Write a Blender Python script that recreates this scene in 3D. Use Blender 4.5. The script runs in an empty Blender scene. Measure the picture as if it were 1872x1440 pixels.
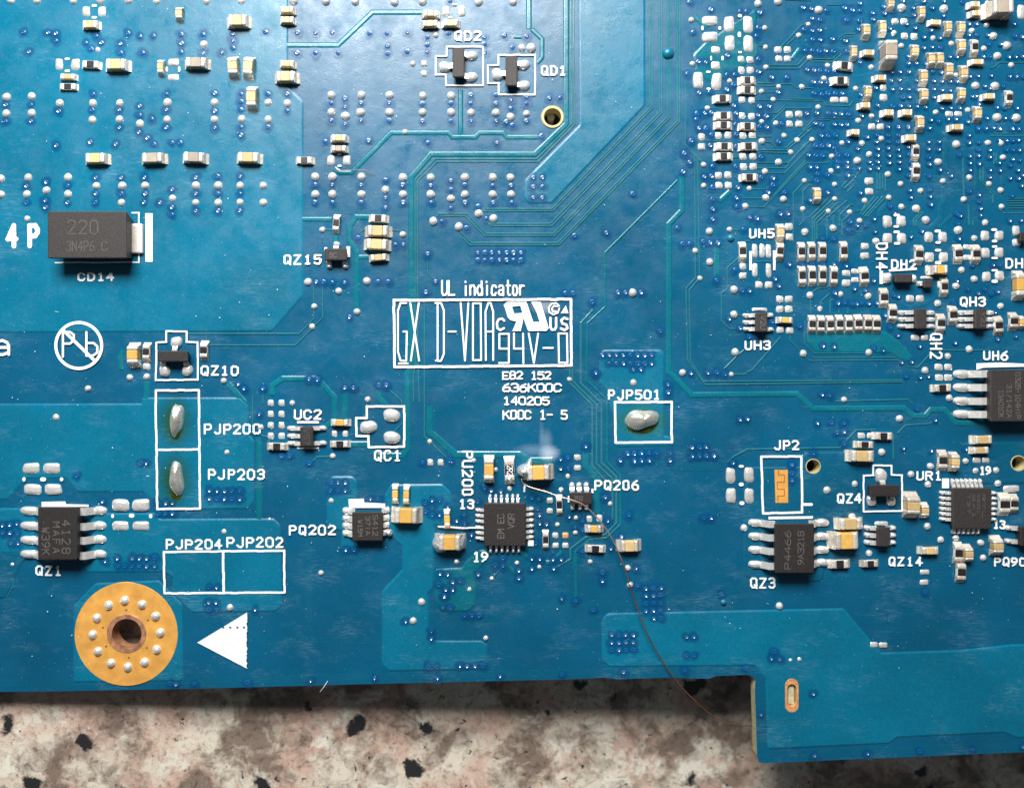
import bpy, bmesh, math, random
from math import sin, cos, pi, radians, hypot, atan2
from mathutils import Vector, noise
from mathutils.geometry import tessellate_polygon

# 1 unit = 100 px of the photograph on the board's face (about 4.55 mm); board top face at z = 0, y up = away from the viewer
K = 0.01
DIST = 13.4
scene = bpy.context.scene
scene.unit_settings.scale_length = 0.00455
col = scene.collection
random.seed(7)

# ------------------------------------------------------------------ camera
cd = bpy.data.cameras.new("camera")
cam = bpy.data.objects.new("camera", cd)
col.objects.link(cam)
cam.location = (0, 0, DIST)
cd.sensor_width = 36
cd.lens = 36 * DIST / 18.72
cd.clip_start = 0.05
cd.clip_end = 400
cd.dof.use_dof = True
cd.dof.focus_distance = DIST - 0.08
cd.dof.aperture_fstop = 0.075
scene.camera = cam

# ------------------------------------------------------------------ world and light
w = bpy.data.worlds.new("World")
scene.world = w
w.use_nodes = True
wn = w.node_tree.nodes
bg = wn["Background"]
bg.inputs[0].default_value = (0.80, 0.90, 1.0, 1)
bg.inputs[1].default_value = 0.05


def area(name, loc, target, sx, sy, power, color):
    l = bpy.data.lights.new(name, 'AREA')
    l.shape = 'RECTANGLE'
    l.size = sx
    l.size_y = sy
    l.energy = power
    l.color = color
    o = bpy.data.objects.new(name, l)
    col.objects.link(o)
    o.location = loc
    o.rotation_euler = (Vector(target) - Vector(loc)).to_track_quat('-Z', 'Y').to_euler()
    return o


# the bright window beyond the top of the picture
area("window_light", (-5, 25, 23.5), (0, 0, 0), 20, 13.5, 18500, (1.0, 0.985, 0.965))

vs = scene.view_settings
vs.view_transform = 'Standard'
vs.look = 'None'
vs.gamma = 1
vs.exposure = 0.78
scene.cycles.use_denoising = True
scene.cycles.max_bounces = 6

# ------------------------------------------------------------------ materials
MATS = {}


def new_mat(name):
    m = bpy.data.materials.new(name)
    m.use_nodes = True
    MATS[name] = m
    nt = m.node_tree
    return m, nt, nt.nodes["Principled BSDF"]


def nd(nt, t, **kw):
    n = nt.nodes.new(t)
    for k, v in kw.items():
        setattr(n, k, v)
    return n


def noise_node(nt, scale, detail=3, rough=0.5, vec=None):
    n = nd(nt, "ShaderNodeTexNoise")
    n.inputs["Scale"].default_value = scale
    n.inputs["Detail"].default_value = detail
    n.inputs["Roughness"].default_value = rough
    if vec is not None:
        nt.links.new(vec, n.inputs["Vector"])
    return n


def maprange(nt, val, a, b, c=0.0, d=1.0):
    n = nd(nt, "ShaderNodeMapRange")
    nt.links.new(val, n.inputs["Value"])
    n.inputs["From Min"].default_value = a
    n.inputs["From Max"].default_value = b
    n.inputs["To Min"].default_value = c
    n.inputs["To Max"].default_value = d
    return n.outputs["Result"]


def mixc(nt, fac, a, b, mode='MIX'):
    n = nd(nt, "ShaderNodeMix", data_type='RGBA', blend_type=mode)
    for sock, v in ((n.inputs[0], fac), (n.inputs[6], a), (n.inputs[7], b)):
        if hasattr(v, "links"):
            nt.links.new(v, sock)
        elif isinstance(v, (int, float)):
            sock.default_value = v
        else:
            sock.default_value = (*v, 1) if len(v) == 3 else v
    return n.outputs[2]


def mapping(nt, vec, scale=(1, 1, 1), rot=(0, 0, 0), loc=(0, 0, 0)):
    n = nd(nt, "ShaderNodeMapping")
    nt.links.new(vec, n.inputs[0])
    n.inputs["Scale"].default_value = scale
    n.inputs["Rotation"].default_value = rot
    n.inputs["Location"].default_value = loc
    return n.outputs[0]


def simple(name, colr, rough=0.5, metal=0.0, nscale=40, namt=0.15, bump=0.1, bscale=60, spec=0.5, vary=0.0):
    m, nt, b = new_mat(name)
    g = nd(nt, "ShaderNodeNewGeometry")
    n = noise_node(nt, nscale, 4, 0.6, g.outputs["Position"])
    dark = tuple(c * (1 - namt) for c in colr)
    lite = tuple(min(1, c * (1 + namt)) for c in colr)
    oi = nd(nt, "ShaderNodeObjectInfo")
    cc = mixc(nt, maprange(nt, n.outputs["Fac"], 0.3, 0.7), dark, lite)
    cc = mixc(nt, maprange(nt, oi.outputs["Random"], 0, 1, 0.0, vary), cc, mixc(nt, 1.0, cc, (0.62, 0.58, 0.56), 'MULTIPLY'))
    nt.links.new(cc, b.inputs["Base Color"])
    b.inputs["Roughness"].default_value = rough
    b.inputs["Metallic"].default_value = metal
    b.inputs["Specular IOR Level"].default_value = spec
    if bump:
        n2 = noise_node(nt, bscale, 4, 0.6, g.outputs["Position"])
        bp = nd(nt, "ShaderNodeBump")
        bp.inputs["Strength"].default_value = bump
        bp.inputs["Distance"].default_value = 0.02
        nt.links.new(n2.outputs["Fac"], bp.inputs["Height"])
        nt.links.new(bp.outputs[0], b.inputs["Normal"])
    return m


# stains on the lacquer: (photo x, photo y, radius px x, radius px y, colour, strength)
STAINS = [
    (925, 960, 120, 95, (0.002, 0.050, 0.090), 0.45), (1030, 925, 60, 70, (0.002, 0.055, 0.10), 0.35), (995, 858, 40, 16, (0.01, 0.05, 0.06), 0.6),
    (320, 770, 34, 48, (0.010, 0.05, 0.008), 1.0), (320, 876, 34, 52, (0.010, 0.05, 0.008), 1.0),
    (1174, 770, 50, 32, (0.02, 0.10, 0.03), 0.9),
    (1004, 828, 19, 15, (0.50, 0.58, 0.68), 0.6), (975, 822, 36, 11, (0.30, 0.42, 0.55), 0.25),
    (998, 806, 13, 22, (0.40, 0.50, 0.62), 0.22), (990, 790, 5, 26, (0.40, 0.50, 0.62), 0.10),
    (996, 560, 26, 14, (0.6, 0.6, 0.55), 0.3),
]


def mask_mat(name, base, rough=0.27):
    """blue solder-mask lacquer over fibreglass or copper"""
    m, nt, b = new_mat(name)
    g = nd(nt, "ShaderNodeNewGeometry")
    pos = g.outputs["Position"]
    big = noise_node(nt, 0.55, 3, 0.5, pos)
    c = mixc(nt, maprange(nt, big.outputs["Fac"], 0.3, 0.7), tuple(x * 0.86 for x in base), tuple(x * 1.14 for x in base))
    grain = noise_node(nt, 42, 2, 0.6, pos)
    c = mixc(nt, maprange(nt, grain.outputs["Fac"], 0.35, 0.65), c, mixc(nt, 1.0, c, (1.18, 1.18, 1.15), 'MULTIPLY'))
    grain2 = noise_node(nt, 30, 2, 0.6, mapping(nt, pos, loc=(3, 8, 1)))
    c = mixc(nt, maprange(nt, grain2.outputs["Fac"], 0.35, 0.65), c, mixc(nt, 1.0, c, (0.82, 0.86, 0.9), 'MULTIPLY'))
    # dull worn patches and fine scratches
    wear = noise_node(nt, 1.3, 5, 0.7, mapping(nt, pos, scale=(0.7, 1.3, 1)))
    fib = noise_node(nt, 16, 5, 0.7, mapping(nt, pos, scale=(0.35, 3.0, 1), rot=(0, 0, 0.35)))
    wf = nd(nt, "ShaderNodeMath", operation='MULTIPLY')
    nt.links.new(maprange(nt, wear.outputs["Fac"], 0.52, 0.72), wf.inputs[0])
    nt.links.new(maprange(nt, fib.outputs["Fac"], 0.45, 0.75), wf.inputs[1])
    wf2 = nd(nt, "ShaderNodeMath", operation='MULTIPLY')
    nt.links.new(wf.outputs[0], wf2.inputs[0])
    wf2.inputs[1].default_value = 0.75
    c = mixc(nt, wf2.outputs[0], c, (0.16, 0.30, 0.40))
    # tiny pale specks
    sp = nd(nt, "ShaderNodeTexVoronoi")
    sp.inputs["Scale"].default_value = 7.0
    nt.links.new(pos, sp.inputs["Vector"])
    c = mixc(nt, maprange(nt, sp.outputs["Distance"], 0.0, 0.055, 0.75, 0.0), c, (0.5, 0.62, 0.68))
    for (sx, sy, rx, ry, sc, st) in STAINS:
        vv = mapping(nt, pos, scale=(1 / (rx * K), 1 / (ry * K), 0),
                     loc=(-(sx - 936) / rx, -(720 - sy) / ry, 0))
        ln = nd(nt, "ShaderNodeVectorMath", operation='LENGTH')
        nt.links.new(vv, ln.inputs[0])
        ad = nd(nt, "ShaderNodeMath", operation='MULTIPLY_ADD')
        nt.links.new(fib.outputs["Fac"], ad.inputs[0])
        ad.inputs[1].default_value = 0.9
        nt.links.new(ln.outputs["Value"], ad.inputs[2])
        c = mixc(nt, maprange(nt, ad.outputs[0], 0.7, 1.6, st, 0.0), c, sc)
    nt.links.new(c, b.inputs["Base Color"])
    rn = noise_node(nt, 2.2, 5, 0.65, mapping(nt, pos, loc=(9, 2, 0)))
    nt.links.new(maprange(nt, rn.outputs["Fac"], 0.3, 0.7, rough - 0.08, rough + 0.20), b.inputs["Roughness"])
    b.inputs["IOR"].default_value = 1.5
    b.inputs["Specular IOR Level"].default_value = 0.4
    b1 = noise_node(nt, 34, 3, 0.7, pos)
    b2 = noise_node(nt, 5, 2, 0.5, pos)
    su = nd(nt, "ShaderNodeMath", operation='MULTIPLY_ADD')
    nt.links.new(b2.outputs["Fac"], su.inputs[0])
    su.inputs[1].default_value = 1.6
    nt.links.new(b1.outputs["Fac"], su.inputs[2])
    bp = nd(nt, "ShaderNodeBump")
    bp.inputs["Strength"].default_value = 0.16
    bp.inputs["Distance"].default_value = 0.012
    nt.links.new(su.outputs[0], bp.inputs["Height"])
    nt.links.new(bp.outputs[0], b.inputs["Normal"])
    return m


mask_mat("mask_bare", (0.002, 0.080, 0.158))
mask_mat("mask_copper", (0.002, 0.124, 0.210))
mask_mat("mask_trace", (0.003, 0.120, 0.168), 0.18)
mask_mat("mask_fine", (0.020, 0.140, 0.175), 0.18)
mask_mat("mask_band", (0.002, 0.084, 0.155))
vm_ = mask_mat("mask_via", (0.002, 0.080, 0.225), 0.24)
_nt = vm_.node_tree
_at = nd(_nt, "ShaderNodeAttribute", attribute_name="strength")
_tr = nd(_nt, "ShaderNodeBsdfTransparent")
_mx = nd(_nt, "ShaderNodeMixShader")
_nt.links.new(_at.outputs["Fac"], _mx.inputs[0])
_nt.links.new(_tr.outputs[0], _mx.inputs[1])
_nt.links.new(_nt.nodes["Principled BSDF"].outputs[0], _mx.inputs[2])
_nt.links.new(_mx.outputs[0], _nt.nodes["Material Output"].inputs["Surface"])
mask_mat("mask_pit", (0.002, 0.082, 0.215), 0.15)
simple("via_floor", (0.004, 0.02, 0.09), 0.5, bump=0)
simple("fibreglass", (0.46, 0.45, 0.26), 0.7, nscale=12, namt=0.25)
simple("solder", (0.95, 0.93, 0.88), 0.27, 0.58, nscale=20, namt=0.12, bump=0.5, bscale=14, vary=0.25)
simple("solder_shiny", (0.93, 0.88, 0.78), 0.24, 0.8, nscale=9, namt=0.15, bump=0.7, bscale=8)
simple("solder_rough", (0.78, 0.76, 0.74), 0.34, 0.75, nscale=16, namt=0.35, bump=0.9, bscale=10)
simple("tin", (0.84, 0.79, 0.69), 0.42, 0.5, nscale=18, namt=0.14, bump=0.5, bscale=22, vary=0.6)
simple("ceramic_tan", (0.60, 0.44, 0.20), 0.45, nscale=9, namt=0.12, bump=0.15, vary=0.6)
simple("ceramic_orange", (0.72, 0.42, 0.10), 0.4, nscale=9, namt=0.10, bump=0.15, vary=0.6)
simple("ceramic_grey", (0.36, 0.31, 0.24), 0.5, nscale=9, namt=0.12, bump=0.15, vary=0.6)
simple("resistor_black", (0.022, 0.020, 0.022), 0.35, nscale=20, namt=0.3, bump=0.1, vary=0.6)
simple("alumina", (0.75, 0.73, 0.68), 0.5, bump=0.1)
simple("epoxy", (0.017, 0.0135, 0.0125), 0.6, nscale=55, namt=0.6, bump=0.5, bscale=70)
simple("epoxy_light", (0.028, 0.024, 0.023), 0.6, nscale=55, namt=0.5, bump=0.5, bscale=70)
simple("laser_mark", (0.10, 0.093, 0.084), 0.7, nscale=30, namt=0.4, bump=0)
simple("laser_faint", (0.070, 0.065, 0.06), 0.7, nscale=30, namt=0.4, bump=0)
simple("ink_white", (0.78, 0.81, 0.82), 0.6, nscale=24, namt=0.16, bump=0.35, bscale=30)
simple("ink_yellow", (0.46, 0.40, 0.20), 0.6, bump=0)
simple("print_white", (0.8, 0.8, 0.78), 0.6, bump=0)
simple("osp_copper", (0.76, 0.38, 0.085), 0.40, 0.22, nscale=3.6, namt=0.2, bump=0.15)
simple("copper_raw", (0.80, 0.36, 0.15), 0.5, 0.3, nscale=30, namt=0.4, bump=0.3)
simple("copper_worn", (0.42, 0.20, 0.11), 0.45, 0.3, nscale=9, namt=0.45, bump=0.5)
simple("copper_groove", (0.20, 0.09, 0.03), 0.7, bump=0)
wm = simple("wire_copper", (0.28, 0.12, 0.07), 0.3, 0.7, nscale=3, namt=0.3, bump=0)
_nt = wm.node_tree
_g = nd(_nt, "ShaderNodeNewGeometry")
_sx = nd(_nt, "ShaderNodeSeparateXYZ")
_nt.links.new(_g.outputs["Position"], _sx.inputs[0])
_old = _nt.nodes["Principled BSDF"].inputs["Base Color"].links[0].from_socket
_nt.links.new(mixc(_nt, maprange(_nt, _sx.outputs["Y"], -3.4, -2.2), _old, (0.78, 0.48, 0.38)), _nt.nodes["Principled BSDF"].inputs["Base Color"])
simple("flux", (0.035, 0.055, 0.006), 0.12, nscale=14, namt=0.5, bump=0.3, bscale=12)
simple("post_grey", (0.70, 0.68, 0.66), 0.5)
simple("dust", (0.75, 0.80, 0.82), 0.8, bump=0)


def granite_mat():
    m, nt, b = new_mat("granite")
    g = nd(nt, "ShaderNodeNewGeometry")
    pos = g.outputs["Position"]
    wn_ = noise_node(nt, 1.6, 4, 0.6, pos)
    warp = nd(nt, "ShaderNodeVectorMath", operation='MULTIPLY_ADD')
    nt.links.new(wn_.outputs["Color"], warp.inputs[0])
    warp.inputs[1].default_value = (0.5, 0.5, 0.5)
    nt.links.new(pos, warp.inputs[2])
    v = warp.outputs[0]
    n1 = noise_node(nt, 0.85, 6, 0.66, v)
    c = mixc(nt, maprange(nt, n1.outputs["Fac"], 0.44, 0.56), (0.66, 0.60, 0.49), (0.56, 0.40, 0.32))
    n3 = noise_node(nt, 1.2, 6, 0.70, mapping(nt, v, loc=(1, 7, 4)))
    c = mixc(nt, maprange(nt, n3.outputs["Fac"], 0.53, 0.60), c, (0.72, 0.68, 0.58))
    n2 = noise_node(nt, 1.0, 6, 0.68, mapping(nt, v, loc=(5, 3, 1)))
    c = mixc(nt, maprange(nt, n2.outputs["Fac"], 0.47, 0.60), c, (0.22, 0.165, 0.13))
    n6 = noise_node(nt, 8.0, 5, 0.75, mapping(nt, v, loc=(2, 2, 8)))
    c = mixc(nt, maprange(nt, n6.outputs["Fac"], 0.50, 0.68), c, mixc(nt, 1.0, c, (0.46, 0.42, 0.38), 'MULTIPLY'))
    n8 = noise_node(nt, 7.0, 3, 0.6, mapping(nt, v, loc=(6, 1, 9)))
    c = mixc(nt, maprange(nt, n8.outputs["Fac"], 0.66, 0.70), c, (0.03, 0.028, 0.028))
    vo = nd(nt, "ShaderNodeTexVoronoi")
    vo.inputs["Scale"].default_value = 1.15
    nt.links.new(v, vo.inputs["Vector"])
    n4 = noise_node(nt, 3.2, 4, 0.6, mapping(nt, v, loc=(11, 2, 3)))
    ad = nd(nt, "ShaderNodeMath", operation='MULTIPLY_ADD')
    nt.links.new(n4.outputs["Fac"], ad.inputs[0])
    ad.inputs[1].default_value = 0.55
    nt.links.new(vo.outputs["Distance"], ad.inputs[2])
    c = mixc(nt, maprange(nt, ad.outputs[0], 0.44, 0.51, 1.0, 0.0), c, (0.022, 0.022, 0.024))
    nt.links.new(c, b.inputs["Base Color"])
    b.inputs["Roughness"].default_value = 0.35
    return m


granite_mat()


def M(*names):
    return [MATS[n] for n in names]


# ------------------------------------------------------------------ placing and mesh helpers
def P(px, py, z=0.0):
    """photo pixel -> the point at height z that is seen there (pinhole above the board's centre)"""
    f = (DIST - z) / DIST
    return Vector(((px - 936) * K * f, (720 - py) * K * f, z))


board = bpy.data.objects.new("circuit_board", None)
col.objects.link(board)
board["label"] = "blue circuit board full of solder joints, white lettering and small chips, lying on granite"
board["category"] = "circuit board"


def link(name, me, parent=None, loc=(0, 0, 0), rz=0.0, scale=None, label=None, kind=None):
    o = bpy.data.objects.new(name, me)
    col.objects.link(o)
    o.location = loc
    if rz:
        o.rotation_euler = (0, 0, rz)
    if scale:
        o.scale = scale
    o.parent = parent
    if label:
        o["label"] = label
    if kind:
        o["kind"] = kind
    return o


def mesh(name, vs_, fs, mats, mi=None, smooth=False):
    me = bpy.data.meshes.new(name)
    me.from_pydata([tuple(v) for v in vs_], [], fs)
    for m in mats:
        me.materials.append(m)
    if mi:
        me.polygons.foreach_set("material_index", mi)
    if smooth:
        me.polygons.foreach_set("use_smooth", [True] * len(me.polygons))
    me.update()
    return me


def box_bm(bm, x0, x1, y0, y1, z0, z1, bev=0.0, seg=2, mi=0, taper=0.0):
    r = bmesh.ops.create_cube(bm, size=1.0)
    vv = r['verts']
    for v in vv:
        top = v.co.z > 0
        t = taper if top else 0
        v.co.x = (x0 + t) if v.co.x < 0 else (x1 - t)
        v.co.y = (y0 + t) if v.co.y < 0 else (y1 - t)
        v.co.z = z1 if top else z0
    fs = set(f for v in vv for f in v.link_faces)
    for f in fs:
        f.material_index = mi
    if bev > 0:
        es = [e for e in set(e for v in vv for e in v.link_edges)
              if not all(abs(v.co.z - z0) < 1e-6 for v in e.verts)]
        bmesh.ops.bevel(bm, geom=es, offset=bev, segments=seg, affect='EDGES', profile=0.5, clamp_overlap=True, material=mi)


def bm_mesh(name, bm, mats, smooth=False):
    me = bpy.data.meshes.new(name)
    bm.to_mesh(me)
    bm.free()
    for m in mats:
        me.materials.append(m)
    if smooth:
        me.polygons.foreach_set("use_smooth", [True] * len(me.polygons))
    return me


def offset_poly(pts, d):
    """closed polygon offset outwards by d (pts counter-clockwise)"""
    n = len(pts)
    out = []
    for i in range(n):
        a, b_, c = pts[i - 1], pts[i], pts[(i + 1) % n]
        e1 = (b_ - a).normalized()
        e2 = (c - b_).normalized()
        n1 = Vector((e1.y, -e1.x))
        n2 = Vector((e2.y, -e2.x))
        m = n1 + n2
        q = max(0.35, 1 + n1.dot(n2))
        out.append(b_ + m * (d / q))
    return out


def ccw(pts):
    a = sum(pts[i - 1].x * pts[i].y - pts[i].x * pts[i - 1].y for i in range(len(pts)))
    return pts if a > 0 else pts[::-1]


def chamfer(pts, r):
    n = len(pts)
    out = []
    for i in range(n):
        a, b_, c = pts[i - 1], pts[i], pts[(i + 1) % n]
        r1 = min(r, (a - b_).length * 0.4)
        r2 = min(r, (c - b_).length * 0.4)
        p0 = b_ + (a - b_).normalized() * r1
        p2 = b_ + (c - b_).normalized() * r2
        for t in (0, 0.5, 1):
            out.append(p0 * (1 - t) ** 2 + b_ * 2 * t * (1 - t) + p2 * t * t)
    return out


def plate(name, px_pts, z, mat, parent=board, slope=0.030, round_=0.03, holes=(), z0=0.0, label=None):
    """raised area of copper under lacquer; px_pts in photo pixels"""
    pts = ccw([P(*p).to_2d() for p in px_pts])
    if round_:
        pts = chamfer(pts, round_)
    outer = offset_poly(pts, slope)
    loops = [[Vector((p.x, p.y, 0)) for p in pts]] + [[Vector((p.x, p.y, 0)) for p in h] for h in holes]
    flat = [v for l in loops for v in l]
    tris = tessellate_polygon(loops)
    n0 = len(pts)
    z = z - 0.002
    inner = offset_poly(pts, -0.011)
    flat2 = [Vector((p.x, p.y, 0)) for p in inner] + flat[n0:]
    vs_ = [(v.x, v.y, z + 0.002) for v in flat2]
    fs = []
    for t in tris:
        a, b_, c = (flat[i] for i in t)
        if (b_ - a).cross(c - a).z < 0:
            t = t[::-1]
        fs.append(tuple(t))
    n = len(pts)
    k0 = len(vs_)
    vs_ += [(p.x, p.y, z) for p in pts]
    vs_ += [(p.x, p.y, z0 + (z - z0) * 0.62) for p in offset_poly(pts, slope * 0.42)]
    vs_ += [(p.x, p.y, z0) for p in outer]
    for i in range(n):
        j = (i + 1) % n
        a, b_, c, d = k0 + i, k0 + j, k0 + n + i, k0 + n + j
        e, f = k0 + 2 * n + i, k0 + 2 * n + j
        fs.append((i, a, b_, j))
        fs.append((a, c, d, b_))
        fs.append((c, e, f, d))
    return link(name, mesh(name, vs_, fs, M(mat)), parent, label=label)


_tz = [0]


def trace(px_pts, wpx, mat=None, name="copper_trace", z=None, parent=board):
    pts = [P(*p).to_2d() for p in px_pts]
    wd = wpx * K / 2
    if z is None:
        _tz[0] = (_tz[0] + 1) % 23
        z = 0.0105 + 0.00012 * _tz[0]
    sl = min(0.022, wpx * K * 0.3) if name != "inner_band" else 0.0004
    wd = max(0.003, wd - sl * 0.5)
    n = len(pts)
    flatb = name == "inner_band" or wpx < 3
    vs_, fs = [], []
    for i in range(n):
        e1 = (pts[i] - pts[i - 1]).normalized() if i else (pts[1] - pts[0]).normalized()
        e2 = (pts[i + 1] - pts[i]).normalized() if i < n - 1 else e1
        n1 = Vector((-e1.y, e1.x))
        n2 = Vector((-e2.y, e2.x))
        m = (n1 + n2) / max(0.4, 1 + n1.dot(n2))
        ins = min(0.010, wd * 0.4)
        if flatb:
            half = [(wd + sl, 0.0), (wd, z)]
        else:
            half = [(wd + sl, 0.0), (wd + sl * 0.42, (z - 0.0018) * 0.62), (wd, z - 0.0018), (wd - ins, z)]
        for off, zz in half + [(-a_, b2) for a_, b2 in half[::-1]]:
            p = pts[i] + m * off
            vs_.append((p.x, p.y, zz))
    q_ = 4 if flatb else 8
    for i in range(n - 1):
        for k in range(q_ - 1):
            a = i * q_ + k
            fs.append((a, a + 1, a + q_ + 1, a + q_)[::-1])
    fs.append(tuple(range(q_))[::-1])
    b_ = (n - 1) * q_
    fs.append(tuple(range(b_, b_ + q_)))
    if mat is None:
        mat = "mask_fine" if wpx < 3.5 else "mask_trace"
    return link(name, mesh(name, vs_, fs, M(mat)), parent)


# ------------------------------------------------------------------ stroke lettering
F = {
    '0': [[(0, 1), (0, 5), (1, 6), (3, 6), (4, 5), (4, 1), (3, 0), (1, 0), (0, 1)]],
    '1': [[(1, 5), (2.2, 6), (2.2, 0)], [(1, 0), (3.4, 0)]],
    '2': [[(0, 5), (1, 6), (3, 6), (4, 5), (4, 4), (0, 0), (4, 0)]],
    '3': [[(0, 5.3), (1, 6), (3, 6), (4, 5), (4, 4), (3, 3.2), (1.6, 3.2)], [(3, 3.2), (4, 2.2), (4, 1), (3, 0), (1, 0), (0, .8)]],
    '4': [[(3, 0), (3, 6), (0, 2), (4.3, 2)]],
    '5': [[(4, 6), (0.3, 6), (0.2, 3.5), (2.6, 3.7), (4, 2.8), (4, 1), (3, 0), (1, 0), (0, .7)]],
    '6': [[(3.4, 6), (1.2, 4.6), (0, 2.8), (0, 1), (1, 0), (3, 0), (4, 1), (4, 2.4), (3, 3.3), (1, 3.2), (0, 2.4)]],
    '7': [[(0, 6), (4, 6), (1.4, 0)]],
    '8': [[(1, 3.2), (0, 4.2), (0, 5), (1, 6), (3, 6), (4, 5), (4, 4.2), (3, 3.2), (1, 3.2), (0, 2.2), (0, 1), (1, 0), (3, 0), (4, 1), (4, 2.2), (3, 3.2)]],
    '9': [[(0.6, 0), (2.8, 1.4), (4, 3.2), (4, 5), (3, 6), (1, 6), (0, 5), (0, 3.8), (1, 2.8), (3, 2.8), (4, 3.8)]],
    'A': [[(0, 0), (2, 6), (4, 0)], [(0.8, 2), (3.2, 2)]],
    'B': [[(0, 0), (0, 6), (3, 6), (4, 5), (4, 4), (3, 3.2), (0, 3.2)], [(3, 3.2), (4, 2.3), (4, 1), (3, 0), (0, 0)]],
    'C': [[(4, 4.8), (3, 6), (1, 6), (0, 5), (0, 1), (1, 0), (3, 0), (4, 1.2)]],
    'D': [[(0, 0), (0, 6), (2.6, 6), (4, 4.6), (4, 1.4), (2.6, 0), (0, 0)]],
    'E': [[(4, 6), (0, 6), (0, 0), (4, 0)], [(0, 3), (3.2, 3)]],
    'F': [[(4, 6), (0, 6), (0, 0)], [(0, 3), (3.2, 3)]],
    'G': [[(4, 5), (3, 6), (1, 6), (0, 5), (0, 1), (1, 0), (3, 0), (4, 1), (4, 2.8), (2.4, 2.8)]],
    'H': [[(0, 0), (0, 6)], [(4, 0), (4, 6)], [(0, 3), (4, 3)]],
    'I': [[(2, 0), (2, 6)]],
    'J': [[(3.6, 6), (3.6, 1), (2.6, 0), (1, 0), (0, 1)]],
    'K': [[(0, 0), (0, 6)], [(4, 6), (0, 2.6)], [(1.4, 3.7), (4, 0)]],
    'L': [[(0, 6), (0, 0), (4, 0)]],
    'M': [[(0, 0), (0, 6), (2, 2.5), (4, 6), (4, 0)]],
    'N': [[(0, 0), (0, 6), (4, 0), (4, 6)]],
    'O': [[(0, 1), (0, 5), (1, 6), (3, 6), (4, 5), (4, 1), (3, 0), (1, 0), (0, 1)]],
    'P': [[(0, 0), (0, 6), (3, 6), (4, 5), (4, 3.8), (3, 2.8), (0, 2.8)]],
    'Q': [[(0, 1.2), (0, 5), (1, 6), (3, 6), (4, 5), (4, 1.2), (3, 0.2), (1, 0.2), (0, 1.2)], [(2.4, 1.8), (4, -0.3)]],
    'R': [[(0, 0), (0, 6), (3, 6), (4, 5), (4, 4), (3, 3), (0, 3)], [(2, 3), (4, 0)]],
    'S': [[(4, 5), (3, 6), (1, 6), (0, 5), (0, 4), (1, 3.2), (3, 2.8), (4, 2), (4, 1), (3, 0), (1, 0), (0, 1)]],
    'T': [[(0, 6), (4, 6)], [(2, 6), (2, 0)]],
    'U': [[(0, 6), (0, 1), (1, 0), (3, 0), (4, 1), (4, 6)]],
    'V': [[(0, 6), (2, 0), (4, 6)]],
    'W': [[(0, 6), (1, 0), (2, 4), (3, 0), (4, 6)]],
    'X': [[(0, 0), (4, 6)], [(0, 6), (4, 0)]],
    'Y': [[(0, 6), (2, 3), (4, 6)], [(2, 3), (2, 0)]],
    'Z': [[(0, 6), (4, 6), (0, 0), (4, 0)]],
    '-': [[(0.3, 3), (3.7, 3)]],
    '/': [[(0.5, 0), (3.5, 6)]],
    '.': [[(1.6, 1.4), (2.0, 1.4)]],
    'o': [[(0.4, 1), (0.4, 3), (1.2, 4), (2.8, 4), (3.6, 3), (3.6, 1), (2.8, 0), (1.2, 0), (0.4, 1)]],
    'n': [[(0.4, 0), (0.4, 4)], [(0.4, 3), (1.4, 4), (2.8, 4), (3.6, 3), (3.6, 0)]],
    'i': [[(2, 0), (2, 4)], [(2, 5.5), (2, 5.8)]],
    'd': [[(3.6, 0), (3.6, 6)], [(3.6, 1), (2.8, 0), (1.2, 0), (0.4, 1), (0.4, 3), (1.2, 4), (2.8, 4), (3.6, 3)]],
    'c': [[(3.6, 3.2), (2.8, 4), (1.2, 4), (0.4, 3), (0.4, 1), (1.2, 0), (2.8, 0), (3.6, .8)]],
    'a': [[(0.6, 3.6), (1.2, 4), (2.8, 4), (3.6, 3.2), (3.6, 0)], [(3.6, 2.3), (1.2, 2.2), (0.4, 1.4), (0.4, .7), (1.2, 0), (2.6, 0), (3.6, 0.8)]],
    't': [[(2, 6), (2, .8), (2.8, 0), (3.6, 0.2)], [(0.8, 4), (3.4, 4)]],
    'r': [[(0.6, 0), (0.6, 4)], [(0.6, 2.8), (1.8, 4), (3.4, 3.8)]],
    '^': [[(0, 0), (2, 6), (4, 0), (0, 0)]],
    'b': [[(0.4, 6), (0.4, 0)], [(0.4, 1), (1.2, 0), (2.8, 0), (3.6, 1), (3.6, 3), (2.8, 4), (1.2, 4), (0.4, 3)]],
}
_sz = [0]


def stroke(vs_, fs, a, b_, wd, z):
    """one capsule-shaped stroke of ink"""
    d = b_ - a
    L = d.length
    u = d / L if L > 1e-6 else Vector((1, 0))
    n_ = Vector((-u.y, u.x))
    k = len(vs_)
    r = wd / 2
    ang = [pi / 2, pi * 3 / 4, pi, pi * 5 / 4, pi * 3 / 2, -pi / 2, -pi / 4, 0, pi / 4, pi / 2]
    for i, t in enumerate(ang):
        c = a if i < 5 else b_
        p = c + u * (cos(t) * r) + n_ * (sin(t) * r)
        vs_.append((p.x, p.y, z))
    fs.append(tuple(range(k, k + 10)))


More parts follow.
